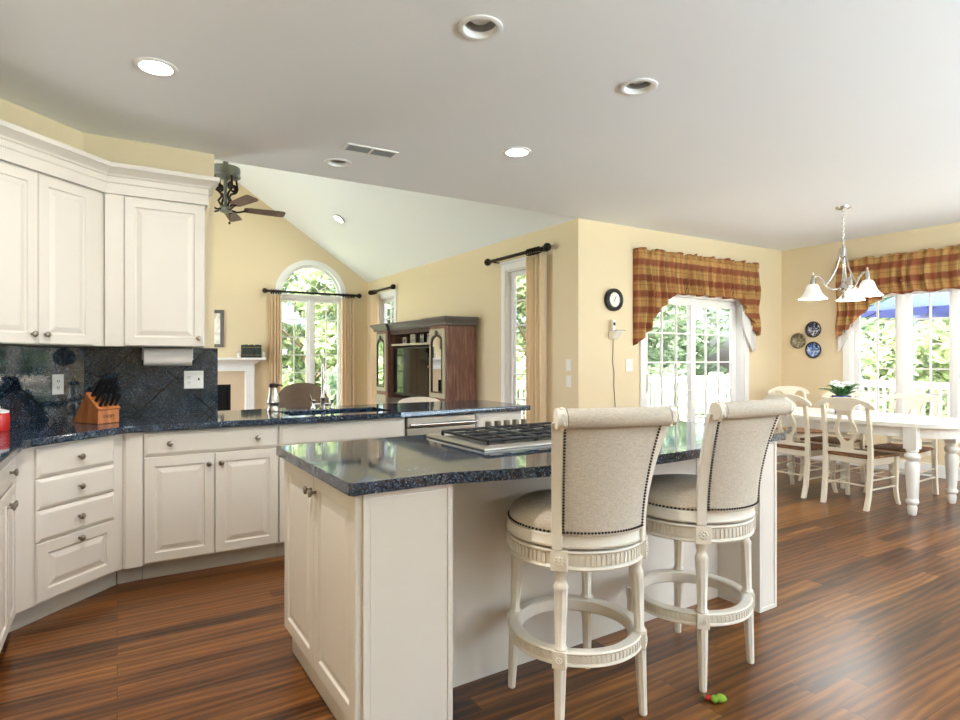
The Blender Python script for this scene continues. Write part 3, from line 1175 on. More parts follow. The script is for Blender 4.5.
front(t, 'door', 0.625, 1.23, UZ0 + 0.004, 2.284, ((0.66, UZ0 + 0.055),))

# crown moulding swept along the cabinet fronts
path = [Vector((ulx - 0.0, uly - 1.24)), Vector((ulx, uly - 0.006)), Vector((-0.063, UY - 0.004)), Vector((0.489, UY - 0.004)), Vector((0.489, 4.547))]
prof = [(0.0, 2.294), (0.016, 2.296), (0.018, 2.335), (0.018, 2.398), (0.026, 2.402), (0.030, 2.412), (0.040, 2.420), (0.058, 2.432), (0.070, 2.440), (0.078, 2.442), (0.080, 2.468), (0.0, 2.468)]


def miter(path, d):
    out = []
    for i, p in enumerate(path):
        ns = []
        for a, b_ in ((i - 1, i), (i, i + 1)):
            if a >= 0 and b_ < len(path):
                e = (path[b_] - path[a]).normalized()
                ns.append(Vector((e.y, -e.x)))
        if len(ns) == 2:
            m = (ns[0] + ns[1]).normalized()
            out.append(p + m * d / max(0.3, m.dot(ns[0])))
        else:
            out.append(p + ns[0] * d)
    return out


b = MB()
rows = []
for d, z in prof:
    rows.append([(q.x, q.y, z) for q in miter(path, d)])
n = len(path)
b.rings([[rows[j][i] for j in range(len(prof))] for i in range(n)], True, True, True, False)
t = thing('crown_molding', 'cream crown molding with rope bead along the upper cabinet tops', 'molding', (0, 0, 0))
b.build('cornice', M['cab'], t)
b = MB()
q = miter(path, 0.019)
pts = []
for a, c_ in zip(q, q[1:]):
    L = (c_ - a).length
    k = int(L / 0.011)
    for i in range(k):
        pts.append(a.lerp(c_, i / k))
for p in pts:
    b.sphere((p.x, p.y, 2.362), 0.0062, 6)
b.build('rope_bead', M['cab'], t)

# paper towel under the upper cabinet
t = thing('paper_towel_roll', 'white paper towel roll mounted under the upper cabinet', 'paper towel', (0.145, 4.40, 1.372))
b = MB()
b.T = Matrix.Rotation(R(90), 4, 'Y')
b.lathe([(0.018, 0.0), (0.058, 0.0), (0.058, 0.28), (0.018, 0.28)], 28)
b.build('roll', M['paper'], t, loc=(0, 0, -0.066))
for x in (-0.008, 0.282):
    b = MB()
    b.box(x, x + 0.006, -0.015, 0.015, -0.085, -0.0005)
    b.build('bracket', M['white_plastic'], t)


def plate(name, label, cat, loc, rz, w, h, kind, group=None):
    """wall plates; local -y faces the room"""
    t = thing(name, label, cat, loc, rz, group)
    b = MB()
    b.box(-w / 2, w / 2, -0.006, -0.0005, -h / 2, h / 2)
    b.build('cover_plate', M['white_plastic'], t, 0.002)
    gangs = max(1, round(w / 0.07))
    gw = w / gangs
    for g in range(gangs):
        cx = -w / 2 + gw * (g + 0.5)
        k = kind[g]
        if k == 'o':
            b = MB()
            for z in (-0.02, 0.02):
                for dx in (-0.006, 0.006):
                    b.box(cx + dx - 0.0015, cx + dx + 0.0015, -0.0075, -0.006, z - 0.005, z + 0.006)
                b.box(cx - 0.002, cx + 0.002, -0.0075, -0.006, z - 0.012, z - 0.008)
            b.build('socket_slots', M['dark_slot'], t)
        elif k == 't':
            b = MB()
            b.box(cx - 0.005, cx + 0.005, -0.016, -0.006, -0.004, 0.012)
            b.build('toggle', M['dark_slot'], t)
        else:
            b = MB()
            b.box(cx - 0.017, cx + 0.017, -0.010, -0.006, -0.033, 0.033)
            b.build('rocker', M['white_plastic'], t, 0.002)
    return t


plate('power_outlet', 'white double outlet and switch plate on the straight granite backsplash', 'outlet', (0.452, 4.532, 1.150), 0, 0.122, 0.122, 'ot')
plate('power_outlet', 'white outlet plate on the angled granite backsplash beside the knife block', 'outlet', (-0.322 + 0.0127, 4.413 - 0.0127, 1.140), R(45), 0.075, 0.122, 'o')

# knife block
t = thing('knife_block', 'cherry wooden knife block with black handled knives', 'knife block', (-0.075, 4.16, 0.9155), R(33))
t.scale = (1.15, 1.15, 1.12)
b = MB()
b.prism([(-0.052, 0.0), (0.16, 0.0), (0.048, 0.158), (-0.052, 0.080)], -0.055, 0.055, 'x')
b.T = Matrix.Identity(4)
b.build('block', M['blockwood'], t, 0.003, loc=(0, 0, 0))
b = MB()
b.prism([(-0.062, 0.078), (-0.045, 0.066), (0.058, 0.146), (0.045, 0.164)], -0.058, 0.058, 'x')
b.build('slotted_top', M['blockwood'], t, 0.003)
ax = Vector((0, -0.60, 0.80))       # knives lean to the front
for r_ in range(3):
    for c_ in range(4 if r_ < 2 else 5):
        base = Vector((-0.040 + c_ * (0.026 if r_ < 2 else 0.02), -0.045 + r_ * 0.032, 0.094 + r_ * 0.025))
        L = (0.075, 0.095, 0.115)[r_] + random.uniform(-0.008, 0.008)
        b = MB()
        d = Vector((0.12, -0.50, 0.86)).normalized()
        b.tube([base, base + d * L * 0.25, base + d * L * 0.8, base + d * L], [0.008, 0.0085, 0.0105, 0.007], 8)
        kx = b.build('knife_handle', M['black'], t)
# darker maker's stamp on the front, as in the photo
cu = bpy.data.curves.new('maker_stamp', 'FONT')
cu.body = 'DOPI'
cu.size = 0.024
cu.extrude = 0.0004
cu.align_x = 'CENTER'
so = bpy.data.objects.new('maker_stamp', cu)
col.objects.link(so)
dg = bpy.context.evaluated_depsgraph_get()
me = bpy.data.meshes.new_from_object(so.evaluated_get(dg))
bpy.data.objects.remove(so)
so = bpy.data.objects.new('maker_stamp', me)
col.objects.link(so)
me.materials.append(M['dark_slot'])
so.parent = t
so.location = (0, -0.0535, 0.030)
so.rotation_euler = (R(90), 0, 0)

# red canister just inside the left edge
t = thing('red_canister', 'red enamel canister on the worktop at the left photo edge', 'canister', (-0.535, 3.985, 0.9155))
b = MB()
b.lathe([(0.0, 0.0), (0.046, 0.0), (0.050, 0.01), (0.050, 0.085), (0.046, 0.095)], 24)
b.build('body', M['red'], t)
b = MB()
b.lathe([(0.047, 0.0955), (0.047, 0.105), (0.02, 0.115), (0.008, 0.118), (0.010, 0.13), (0.0, 0.134)], 24)
b.build('lid', M['white_plastic'], t)

# faucet
t = thing('kitchen_faucet', 'brushed nickel gooseneck faucet behind the sink', 'faucet', (1.345, 4.50, 0.9155), R(-16))
b = MB()
b.lathe([(0.0, 0), (0.028, 0), (0.028, 0.006), (0.018, 0.015), (0.016, 0.07), (0.02, 0.08), (0.013, 0.10), (0.012, 0.15)], 18)
b.build('base', M['nickel'], t)
b = MB()
pts = [(0, 0, 0.14), (0, 0, 0.30)] + [(0, -0.075 + 0.075 * math.cos(a * PI / 8), 0.30 + 0.075 * math.sin(a * PI / 8)) for a in range(1, 9)] + [(0, -0.15, 0.23)]
b.tube(pts, 0.011, 10)
b.build('spout', M['nickel'], t)
for sx in (-1, 1):
    b = MB()
    b.T = Matrix.Translation((sx * 0.068, 0, 0))
    b.lathe([(0.0, 0), (0.022, 0), (0.022, 0.006), (0.012, 0.02), (0.012, 0.05), (0.016, 0.06), (0.0, 0.066)], 14)
    b.tube([(0, 0, 0.058), (sx * 0.02, -0.01, 0.064), (sx * 0.028, -0.012, 0.105)], 0.006)
    b.build('handle', M['nickel'], t)
b = MB()
b.tube([(-0.068, 0, 0.03), (0.068, 0, 0.03)], 0.010)
b.build('bridge', M['nickel'], t)

# stainless soap pump bottle left of the sink
t = thing('soap_dispenser', 'stainless soap pump bottle on the worktop left of the sink', 'soap dispenser', (0.962, 4.42, 0.9155))
b = MB()
b.lathe([(0.0, 0), (0.042, 0), (0.044, 0.012), (0.036, 0.03), (0.034, 0.045), (0.046, 0.065), (0.040, 0.085), (0.030, 0.15), (0.030, 0.17), (0.0, 0.172)], 22)
b.build('bottle', M['steel'], t)
b = MB()
b.lathe([(0.0, 0.1725), (0.032, 0.1725), (0.034, 0.185), (0.03, 0.20), (0.0, 0.205)], 18)
b.tube([(0.0, 0, 0.19), (0.05, -0.02, 0.188), (0.06, -0.024, 0.178)], 0.006)
b.build('pump_cap', M['bronze'], t)

# ================================================================== ISLAND
IL = (0.607, 1.752, 0)
IR = R(0.9)
t = thing('kitchen_island', 'cream kitchen island with two end doors and a recessed seating side', 'island', IL, IR)
b = MB()
b.box(0.050, 2.335, 0.285, 0.905, 0.118, 0.8745)
b.box(0.085, 2.335, 0.285, 0.905, 0.0, 0.118)
b.build('carcass', M['cab'], t)
for x0, x1, y0, nm in ((0.086, 0.378, 0.028, 'near_block'), (2.185, 2.335, 0.040, 'end_block')):
    b = MB()
    b.box(x0, x1, y0 + 0.012, 0.285, 0.0, 0.8745)
    if nm == 'near_block':
        b.box(0.050, x0, y0 + 0.012, 0.285, 0.118, 0.8745)
        x0 = 0.055
    o = b.build(nm, M['cab'], t)
    b = MB()
    b.nest(x1 - x0, 0.8745, [(0, -0.011 + y0 + 0.012), (0.0, -0.012 + y0 + 0.012), (0.018, -0.012 + y0 + 0.012), (0.021, -0.007 + y0 + 0.012), (0.026, -0.009 + y0 + 0.012)], x0, 0.0, y0 + 0.012)
    b.build('end_panel', M['cab'], o)
b = MB()
b.box(0.070, 0.085, 0.05, 0.92, 0, 0.117)
b.build('toe_kick', M['cab'], t)
# doors on the left end, facing -X
for y0, y1, ky in ((0.040, 0.472, 0.445), (0.476, 0.905, 0.503)):
    b = MB()
    b.T = Matrix.Translation((0.050, 0, 0)) @ Matrix.Rotation(R(-90), 4, 'Z')
    b.nest(y1 - y0, 0.738, DOOR, -y1, 0.126, 0)
    o = b.build('door', M['cab'], t)
    knob(o, 0.032, ky, 0.80, (-1, 0, 0))
b = MB()
b.box(2.0, 2.07, 0.277, 0.2845, 0.66, 0.775)
b.build('outlet_cover', M['white_plastic'], t)

outl = [(0.0, 0.92), (0.0, 0.012), (0.012, 0.0), (0.30, 0.0), (0.345, -0.004)]
for k in range(1, 24):
    x = 0.36 + (2.08 - 0.36) * k / 24
    outl.append((x, -0.130 * (1 - ((x - 1.22) / 0.88) ** 2) - 0.002))
outl += [(2.10, -0.002), (2.14, 0.0), (2.348, 0.0), (2.36, 0.012), (2.36, 0.92)]
b = MB()
b.prism(outl, 0.8755, 0.915)
o = b.build('island_countertop', M['granite'], None, 0.009, 3, loc=IL, rot=(0, 0, IR))
tag(o, 'dark blue granite island top with a bowed seating edge', 'countertop')

# cooktop (local to the island frame)
ca, sa = math.cos(IR), math.sin(IR)


def isl(x, y, z):
    return (IL[0] + x * ca - y * sa, IL[1] + x * sa + y * ca, z)


t = thing('gas_cooktop', 'stainless five burner gas cooktop set in the island', 'cooktop', isl(0.69, 0.31, 0.9155), IR)
b = MB()
W_, D_ = 0.88, 0.53
b.rings([[(i_, i_, z), (W_ - i_, i_, z), (W_ - i_, D_ - i_, z), (i_, D_ - i_, z)] for i_, z in ((0, 0), (0, 0.006), (0.012, 0.018), (0.03, 0.018), (0.038, 0.008))], True, True, True, False)
b.build('tray', M['steel'], t, 0.002)
b = MB()
b.box(0.042, 0.838, 0.042, 0.438, 0.0075, 0.0095)
b.build('burner_pan', M['iron'], t)
burn = [(0.16, 0.14), (0.16, 0.36), (0.44, 0.22), (0.72, 0.14), (0.72, 0.36)]
for x, y in burn:
    b = MB()
    b.lathe([(0.0, 0.0095), (0.045, 0.0095), (0.04, 0.015), (0.03, 0.018), (0.03, 0.024), (0.0, 0.025)], 18, (x, y))
    b.build('burner', M['iron'], t)
for gx0, gx1 in ((0.045, 0.295), (0.305, 0.575), (0.585, 0.835)):
    b = MB()
    y0, y1 = 0.04, 0.44
    zt = 0.034
    r = 0.007
    for pts in ([(gx0, y0), (gx1, y0)], [(gx0, y1), (gx1, y1)], [(gx0, y0), (gx0, y1)], [(gx1, y0), (gx1, y1)], [(gx0, (y0 + y1) / 2), (gx1, (y0 + y1) / 2)], [((gx0 + gx1) / 2, y0), ((gx0 + gx1) / 2, y1)]):
        b.tube([(p[0], p[1], zt) for p in pts], r, 6)
    for px, py in ((gx0 + 0.06, y0 + 0.10), (gx1 - 0.06, y0 + 0.10), (gx0 + 0.06, y1 - 0.10), (gx1 - 0.06, y1 - 0.10)):
        b.tube([((gx0 + gx1) / 2 + (px - (gx0 + gx1) / 2) * 0.3, py, zt), (gx0 if px < (gx0 + gx1) / 2 else gx1, py, zt)], r * 0.85, 6)
    for px, py in ((gx0, y0), (gx1, y0), (gx0, y1), (gx1, y1)):
        b.tube([(px, py, zt), (px, py, 0.0085)], r, 6)
    b.build('grate', M['iron'], t)
for k in range(5):
    b = MB()
    b.lathe([(0.0, 0.0085), (0.026, 0.0085), (0.024, 0.016), (0.018, 0.020), (0.017, 0.060), (0.0, 0.063)], 16, (0.335 + k * 0.057, 0.482))
    b.build('burner_knob', M['pewter'], t)


# ================================================================== BAR STOOLS
def make_stool(label):
    t = thing('bar_stool', label, 'stool', (0, 0, 0), 0, 'upholstered bar stools at the island')
    wm = M['stoolwood']
    for a in (45, 135, 225, 315):
        dx, dy = math.cos(R(a)), math.sin(R(a))
        b = MB()
        # axis leans out slightly towards the foot
        top, foot = Vector((dx * 0.226, dy * 0.226, 0.575)), Vector((dx * 0.252, dy * 0.252, 0.0))
        z_ax = (top - foot).normalized()
        q = z_ax.to_track_quat('Z', 'Y').to_matrix().to_4x4()
        b.T = Matrix.Translation(foot) @ q
        low = [(0.0125, 0.0), (0.0145, 0.004), (0.0145, 0.012), (0.015, 0.016), (0.0215, 0.235), (0.0215, 0.245)]
        b.lathe(low, 32, flutes=8, depth=0.0035, fl=(0.014, 0.237))
        up = [(0.021, 0.302), (0.024, 0.308), (0.021, 0.314), (0.0185, 0.32), (0.0245, 0.505), (0.026, 0.515), (0.020, 0.528), (0.0165, 0.54), (0.021, 0.552), (0.022, 0.566), (0.022, 0.577)]
        b.lathe(up, 32, flutes=8, depth=0.0038, fl=(0.319, 0.507))
        lg = b.build('leg', wm, t, sharp=50)
        # square block where the ring passes, and the rosette block at the apron
        for zc, s, xf, nm in ((0.2735, 0.014, 0.2625, 'ring_block'), (0.612, 0.019, 0.2645, 'rosette_block')):
            b = MB()
            b.T = Matrix.Rotation(R(a), 4, 'Z')
            if nm == 'ring_block':
                b.box(0.216, 0.2625, -0.024, 0.024, 0.244, 0.303)
            else:
                b.box(0.224, 0.2645, -0.029, 0.029, 0.576, 0.648)
            for k in range(8):
                an = k * PI / 4
                b.sphere((xf, math.cos(an) * s * 0.7, zc + math.sin(an) * s * 0.7), s * 0.33, 6)
            b.sphere((xf, 0, zc), s * 0.38, 8)
            b.build(nm, wm, t, 0.002)
    # foot ring
    n = 72
    b = MB()
    sec = [(0.206, 0.256), (0.206, 0.296), (0.214, 0.301), (0.246, 0.301), (0.250, 0.296), (0.247, 0.291), (0.2445, 0.288), (0.2445, 0.263), (0.248, 0.260), (0.250, 0.254), (0.246, 0.250), (0.214, 0.250)]
    rs = [[(r * math.cos(2 * PI * i / n), r * math.sin(2 * PI * i / n), z) for r, z in sec] for i in range(n)]
    b.rings(rs + [rs[0]], False, False, True, False)
    for k in range(88):
        a = 2 * PI * (k + 0.5) / 88
        if min(abs((math.degrees(a) - c_ + 180) % 360 - 180) for c_ in (45, 135, 225, 315)) < 7:
            continue
        b.T = Matrix.Rotation(a, 4, 'Z')
        b.box(0.243, 0.2490, -0.0045, 0.0045, 0.264, 0.288)
    b.T = Matrix.Identity(4)
    bmesh.ops.remove_doubles(b.bm, verts=b.bm.verts[:], dist=1e-6)
    b.build('foot_ring', wm, t)
    # lower apron with flutes
    b = MB()
    b.lathe([(0.0, 0.580), (0.236, 0.580), (0.252, 0.578), (0.256, 0.584), (0.252, 0.590), (0.246, 0.592), (0.246, 0.632), (0.252, 0.634), (0.257, 0.640), (0.254, 0.646), (0.0, 0.646)], 72)
    for k in range(84):
        a = 2 * PI * (k + 0.5) / 84
        if min(abs((math.degrees(a) - c_ + 180) % 360 - 180) for c_ in (45, 135, 225, 315)) < 9:
            continue
        b.T = Matrix.Rotation(a, 4, 'Z')
        b.box(0.244, 0.2520, -0.0050, 0.0050, 0.594, 0.630)
    b.T = Matrix.Identity(4)
    b.build('apron', wm, t)
    b = MB()
    b.lathe([(0.0, 0.646), (0.10, 0.646), (0.10, 0.653), (0.0, 0.653)], 24)
    b.build('swivel_plate', M['iron'], t)
    b = MB()
    b.lathe([(0.0, 0.653), (0.245, 0.653), (0.258, 0.656), (0.260, 0.664), (0.257, 0.668), (0.257, 0.696), (0.252, 0.700), (0.0, 0.700)], 72)
    b.build('seat_rail', wm, t)
    b = MB()
    b.lathe([(0.247, 0.7005), (0.250, 0.708), (0.248, 0.722), (0.236, 0.742), (0.21, 0.757), (0.16, 0.768), (0.09, 0.774), (0.0, 0.776)], 56)
    b.build('seat_cushion', M['linen'], t)

    # back
    z0, z1 = 0.700, 1.092

    def back(s, tt, off=0.0):
        ph = R(39.5) * s
        bx, by = 0.252 * math.sin(ph), -0.252 * math.cos(ph)
        tx, ty = 0.198 * s, -0.300 + 0.018 * s * s
        k = tt ** 1.7
        x, y = bx + (tx - bx) * k, by + (ty - by) * k
        n_ = Vector((x * 0.9, y, 0)).normalized()
        p = Vector((x, y, z0 + (z1 - z0) * tt)) + n_ * off
        return Matrix.Rotation(R(-7), 3, 'Z') @ p
    def panel(b, s0, s1, o1, o2):
        nu, nv = 18, 16
        def pt(u, v, o):
            return back(s0 + (s1 - s0) * u, v, o)
        outer = [[pt(i / nu, j / nv, o1 + 0.004 * math.sin(PI * i / nu)) for i in range(nu + 1)] for j in range(nv + 1)]
        inner = [[pt(i / nu, j / nv, o2) for i in range(nu, -1, -1)] for j in range(nv + 1)]
        b.rings([outer[j] + inner[j] for j in range(nv + 1)])
    b = MB()
    panel(b, -0.90, 0.90, 0.014, -0.030)
    b.build('back_upholstery', M['linen'], t, sharp=60)
    # rolled top, upholstered
    b = MB()
    pts, rad = [], []
    for i in range(25):
        s = -0.93 + 1.86 * i / 24
        p = back(s, 1.0) + Vector((0, -0.022, 0.012))
        pts.append(p)
        rad.append(0.0335)
    b.tube(pts, rad, 18)
    b.build('rolled_top', M['linen'], t, sharp=60)
    for sg in (-1, 1):
        b = MB()
        rs = []
        for j in range(21):
            tt = -0.13 + 1.13 * j / 20
            tc = max(tt, 0)
            p0, p1 = back(sg * 0.90, tc, 0.016), back(sg * 1.10, tc, 0.016)
            q0, q1 = back(sg * 0.90, tc, -0.026), back(sg * 1.10, tc, -0.026)
            dz = Vector((0, 0, (z1 - z0) * (tt - tc)))
            rs.append([p0 + dz, p1 + dz, q1 + dz, q0 + dz])
        b.rings(rs, True, True, True, False)
        # carved scroll at the top
        c0 = back(sg * 0.94, 1.0) + Vector((0, -0.022, 0.012))
        c1 = back(sg * 1.10, 1.0) + Vector((0, -0.022, 0.012))
        d = c1 - c0
        b.tube([c0, c0 + d * 0.12, c0 + d * 0.2, c0 + d * 0.8, c0 + d * 0.88, c1], [0.033, 0.036, 0.032, 0.032, 0.036, 0.033], 16)
        for k in range(7):
            an = 2 * PI * k / 7
            cc = c0 + d * 0.5 + Vector((0, math.cos(an) * 0.030, math.sin(an) * 0.030))
            b.sphere(cc, 0.010, 6, (1.2, 0.6, 1.2))
        b.build('back_post', wm, t, 0.003)
    # bronze nail heads
    b = MB()
    for k in range(100):
        a = 2 * PI * k / 100
        if abs((math.degrees(a) - 270 + 180) % 360 - 180) < 50:
            continue
        b.sphere((0.2515 * math.cos(a), 0.2515 * math.sin(a), 0.7055), 0.0048, 6)
    b.build('seat_nailheads', M['bronze'], t)
    b = MB()
    for sg in (-1, 1):
        for k in range(36):
            b.sphere(back(sg * 0.875, 0.03 + k * 0.96 / 36, 0.0165), 0.0048, 6)
    for k in range(28):
        b.sphere(back(-0.86 + 1.72 * k / 27, 0.035, 0.018), 0.0048, 6)
    b.build('back_nailheads', M['bronze'], t)
    return t


st = make_stool('cream bar stool with linen back, nearest the camera at the island')
st.location = (1.483, 1.73, 0)
st.rotation_euler = (0, 0, R(-7.5))
dup(st, (2.109, 1.71, 0), R(5.6), 'cream bar stool with linen back, the one nearer the dining area')

# small toy by the foot of the second stool
t = thing('plush_toy', 'small lime and red toy lying by the foot of a bar stool', 'toy', (1.912, 1.452, 0), R(-28))
b = MB()
b.sphere((0.035, -0.005, 0.016), 0.017, 12, (1.3, 0.9, 0.95))
b.sphere((0.012, -0.006, 0.014), 0.014, 10, (1, 1.1, 1))
b.sphere((0.05, -0.006, 0.014), 0.010, 8)
b.build('body', M['lime'], t)
b = MB()
b.sphere((-0.006, 0.008, 0.012), 0.012, 10, (1.4, 0.8, 0.9))
b.build('head', M['red'], t)
b = MB()
b.sphere((-0.018, 0.014, 0.011), 0.010, 10, (1.2, 1, 1))
b.build('tail', M['plantleaf'], t)


# ================================================================== DINING SET
TX, TYC, TL, TW = 5.99, 3.05, 2.05, 1.00
t = thing('dining_table', 'long white oval dining table with turned legs', 'table', (TX, TYC, 0))
def oval(hw, hl, e=3.2, n=64):
    out = []
    for k in range(n):
        a = 2 * PI * k / n
        c_, s_ = math.cos(a), math.sin(a)
        out.append((hw * math.copysign(abs(c_) ** (2 / e), c_), hl * math.copysign(abs(s_) ** (2 / e), s_)))
    return out
b = MB()
b.prism(oval(TW / 2, TL / 2), 0.728, 0.760)
b.build('tabletop', M['tablewood'], t, 0.008, 3)
b = MB()
o1, o2 = oval(TW / 2 - 0.055, TL / 2 - 0.055), oval(TW / 2 - 0.08, TL / 2 - 0.08)
b.rings([[(x, y, z) for x, y in q] for q, z in ((o1, 0.640), (o1, 0.7275), (o2, 0.7275), (o2, 0.640), (o1, 0.640))], False, False, True, False)
b.build('apron', M['tablewood'], t)
LEG = [(0.024, 0.0), (0.030, 0.01), (0.036, 0.06), (0.030, 0.085), (0.044, 0.10), (0.048, 0.112), (0.044, 0.125), (0.034, 0.135), (0.040, 0.20), (0.050, 0.36), (0.052, 0.42), (0.042, 0.435), (0.034, 0.445),
       (0.052, 0.465), (0.058, 0.485), (0.052, 0.505), (0.036, 0.52), (0.046, 0.53), (0.046, 0.54), (0.040, 0.55)]
for sx in (-1, 1):
    for sy in (-1, 1):
        b = MB()
        b.T = Matrix.Translation((sx * 0.375, sy * (TL / 2 - 0.285), 0))
        b.lathe(LEG, 24)
        b.box(-0.048, 0.048, -0.048, 0.048, 0.548, 0.727)
        b.build('leg', M['tablewood'], t)


def make_chair(label):
    """local: seat faces +Y, back at -Y"""
    t = thing('dining_chair', label, 'chair', (0, 0, 0), 0, 'white dining chairs around the table')
    wm = M['chairwood']
    for sx in (-1, 1):
        b = MB()
        pts = [(0.18, -0.255, 0.0), (0.185, -0.225, 0.12), (0.187, -0.205, 0.30), (0.188, -0.20, 0.45), (0.188, -0.207, 0.60), (0.188, -0.225, 0.75), (0.188, -0.245, 0.88)]
        rs = []
        for x, y, z in pts:
            h_ = 0.017 if z > 0.46 else 0.019
            rs.append([(sx * (x - h_), y - h_, z), (sx * (x + h_), y - h_, z), (sx * (x + h_), y + h_, z), (sx * (x - h_), y + h_, z)])
        b.rings(rs, True, True, True, False)
        b.build('rear_leg', wm, t, 0.004)
        b = MB()
        pts = [(0.215, 0.235, 0.0), (0.208, 0.215, 0.06), (0.203, 0.20, 0.16), (0.206, 0.198, 0.28), (0.208, 0.20, 0.43)]
        rs = []
        for x, y, z in pts:
            h_ = 0.015 + 0.007 * z / 0.43
            rs.append([(sx * (x - h_), y - h_, z), (sx * (x + h_), y - h_, z), (sx * (x + h_), y + h_, z), (sx * (x - h_), y + h_, z)])
        b.rings(rs, True, True, True, False)
        b.build('front_leg', wm, t, 0.004)
    b = MB()
    b.prism([(-0.165, -0.185), (0.165, -0.185), (0.205, 0.20), (-0.205, 0.20)], 0.375, 0.430)
    b.build('seat_frame', wm, t, 0.004)
    b = MB()
    b.prism([(-0.185, -0.20), (0.185, -0.20), (0.228, 0.222), (-0.228, 0.222)], 0.431, 0.452)
    b.build('rush_seat', M['rush'], t, 0.008, 3)
    b = MB()
    for z in (0.17, 0.25):
        for sx in (-1, 1):
            b.tube([(sx * 0.186, -0.205, z), (sx * 0.204, 0.20, z)], 0.008)
    b.tube([(-0.204, 0.20, 0.23), (0.204, 0.20, 0.23)], 0.008)
    b.tube([(-0.186, -0.21, 0.20), (0.186, -0.21, 0.20)], 0.008)
    b.build('stretchers', wm, t)
    # crest rail, curved slightly
    half = [(0.0, 0.958), (0.08, 0.954), (0.15, 0.940), (0.21, 0.915), (0.248, 0.885), (0.254, 0.866), (0.242, 0.856), (0.212, 0.862), (0.182, 0.878), (0.16, 0.895), (0.13, 0.902), (0.10, 0.892), (0.08, 0.870), (0.070, 0.845), (0.045, 0.838)]
    out = half + [(-x, z) for x, z in reversed(half) if x > 0]
    b = MB()
    b.prism(out, -0.272, -0.245, 'y')
    b.build('crest_rail', wm, t, 0.004)
    # pierced lyre splat
    oh = [(0.070, 0.842), (0.055, 0.80), (0.062, 0.76), (0.088, 0.70), (0.094, 0.65), (0.080, 0.60), (0.055, 0.565), (0.048, 0.535), (0.050, 0.50)]
    ih = [(0.028, 0.800), (0.030, 0.785), (0.038, 0.755), (0.058, 0.70), (0.062, 0.655), (0.050, 0.61), (0.030, 0.582), (0.015, 0.572), (0.006, 0.568)]
    b = MB()
    outer = oh + [(-x, z) for x, z in reversed(oh)]
    inner = ih + [(-x, z) for x, z in reversed(ih)]
    b.ring_prism(outer, inner, -0.012, 0.012)
    for v in b.bm.verts:
        zz = v.co.z
        v.co.y += -0.202 - 0.055 * max(0, (zz - 0.48) / 0.36) ** 1.3
    b.build('splat', wm, t)
    b = MB()
    b.box(-0.17, 0.17, -0.216, -0.19, 0.47, 0.50)
    b.build('lower_rail', wm, t)
    return t


ch = make_chair('white dining chair nearest the camera, back to us, beside the table')
ch.location = (5.685, 2.755, 0)
ch.rotation_euler = (0, 0, R(-90))
dup(ch, (5.685, 3.295, 0), R(-90), 'white dining chair back to us, partly hidden by the right bar stool')
dup(ch, (6.40, 3.36, 0), R(90), 'white dining chair across the table, behind the flower pot')
dup(ch, (6.40, 2.72, 0), R(90), 'white dining chair across the table, backlit by the casement window')
dup(ch, (6.92, 4.02, 0), R(148), 'white dining chair standing in the yellow wall corner')

# potted flower
t = thing('potted_flower', 'white flowering plant in a cobalt blue pot on the table', 'plant', (6.0, 3.07, 0.7605))
b = MB()
b.lathe([(0.0, 0), (0.055, 0), (0.06, 0.012), (0.056, 0.02), (0.075, 0.14), (0.085, 0.16), (0.082, 0.175), (0.07, 0.17), (0.0, 0.165)], 24)
b.build('pot', M['pot_blue'], t)
random.seed(3)
b = MB()
for k in range(22):
    a = random.uniform(0, 2 * PI)
    L = random.uniform(0.10, 0.21)
    up_ = random.uniform(0.2, 0.9)
    d = Vector((math.cos(a), math.sin(a), 0))
    s_ = Vector((-math.sin(a), math.cos(a), 0))
    p = Vector((0, 0, 0.16)) + d * 0.02
    n_ = 7
    rows = []
    for i in range(n_ + 1):
        f = i / n_
        c_ = p + d * L * f + Vector((0, 0, up_ * 0.14 * math.sin(f * 2.0)))
        w_ = 0.028 * math.sin(PI * min(1, f * 0.93 + 0.05)) + 0.001
        rows.append([c_ - s_ * w_ + Vector((0, 0, 0.004)), c_, c_ + s_ * w_ + Vector((0, 0, 0.004))])
    b.rings(rows, False, False, False)
b.build('leaves', M['plantleaf'], t, solid=0.001)
for k, (x, y, z) in enumerate(((-0.05, 0.03, 0.30), (0.03, -0.03, 0.29), (-0.09, -0.02, 0.27), (0.0, 0.06, 0.28))):
    b = MB()
    for j in range(9):
        a = 2 * PI * j / 9
        b.sphere((x + 0.026 * math.cos(a), y + 0.026 * math.sin(a), z + 0.006 * (j % 2)), 0.017, 8, (1, 1, 0.7))
    b.sphere((x, y, z + 0.012), 0.017, 8)
    b.tube([(x * 0.3, y * 0.3, 0.165), (x, y, z)], 0.003, 6)
    b.build('bloom', M['petal'], t)

# chandelier
t = thing('chandelier', 'nickel chandelier with three white glass shades over the dining table', 'chandelier', (5.905, 3.005, 0))
b = MB()
b.lathe([(0.0, H - 0.0005), (0.065, H - 0.0005), (0.062, H - 0.012), (0.04, H - 0.022), (0.014, H - 0.028), (0.012, H - 0.045), (0.0, H - 0.05)], 24)
b.build('canopy', M['nickel'], t)
b = MB()
z = H - 0.045
k = 0
while z > 2.40:
    ring = [(0.010 * math.cos(a * PI / 6), 0, z - 0.016 + 0.018 * math.sin(a * PI / 6)) for a in range(12)]
    if k % 2:
        ring = [(0, p[0], p[2]) for p in ring]
    b.tube(ring, 0.0028, 6, closed=True)
    z -= 0.028
    k += 1
b.build('chain', M['nickel'], t)
b = MB()
b.tube([(0.008, 0.0, H - 0.05), (0.03, 0.01, 2.5), (0.01, 0.0, 2.40)], 0.002, 6)
b.build('cord', M['white_plastic'], t)
b = MB()
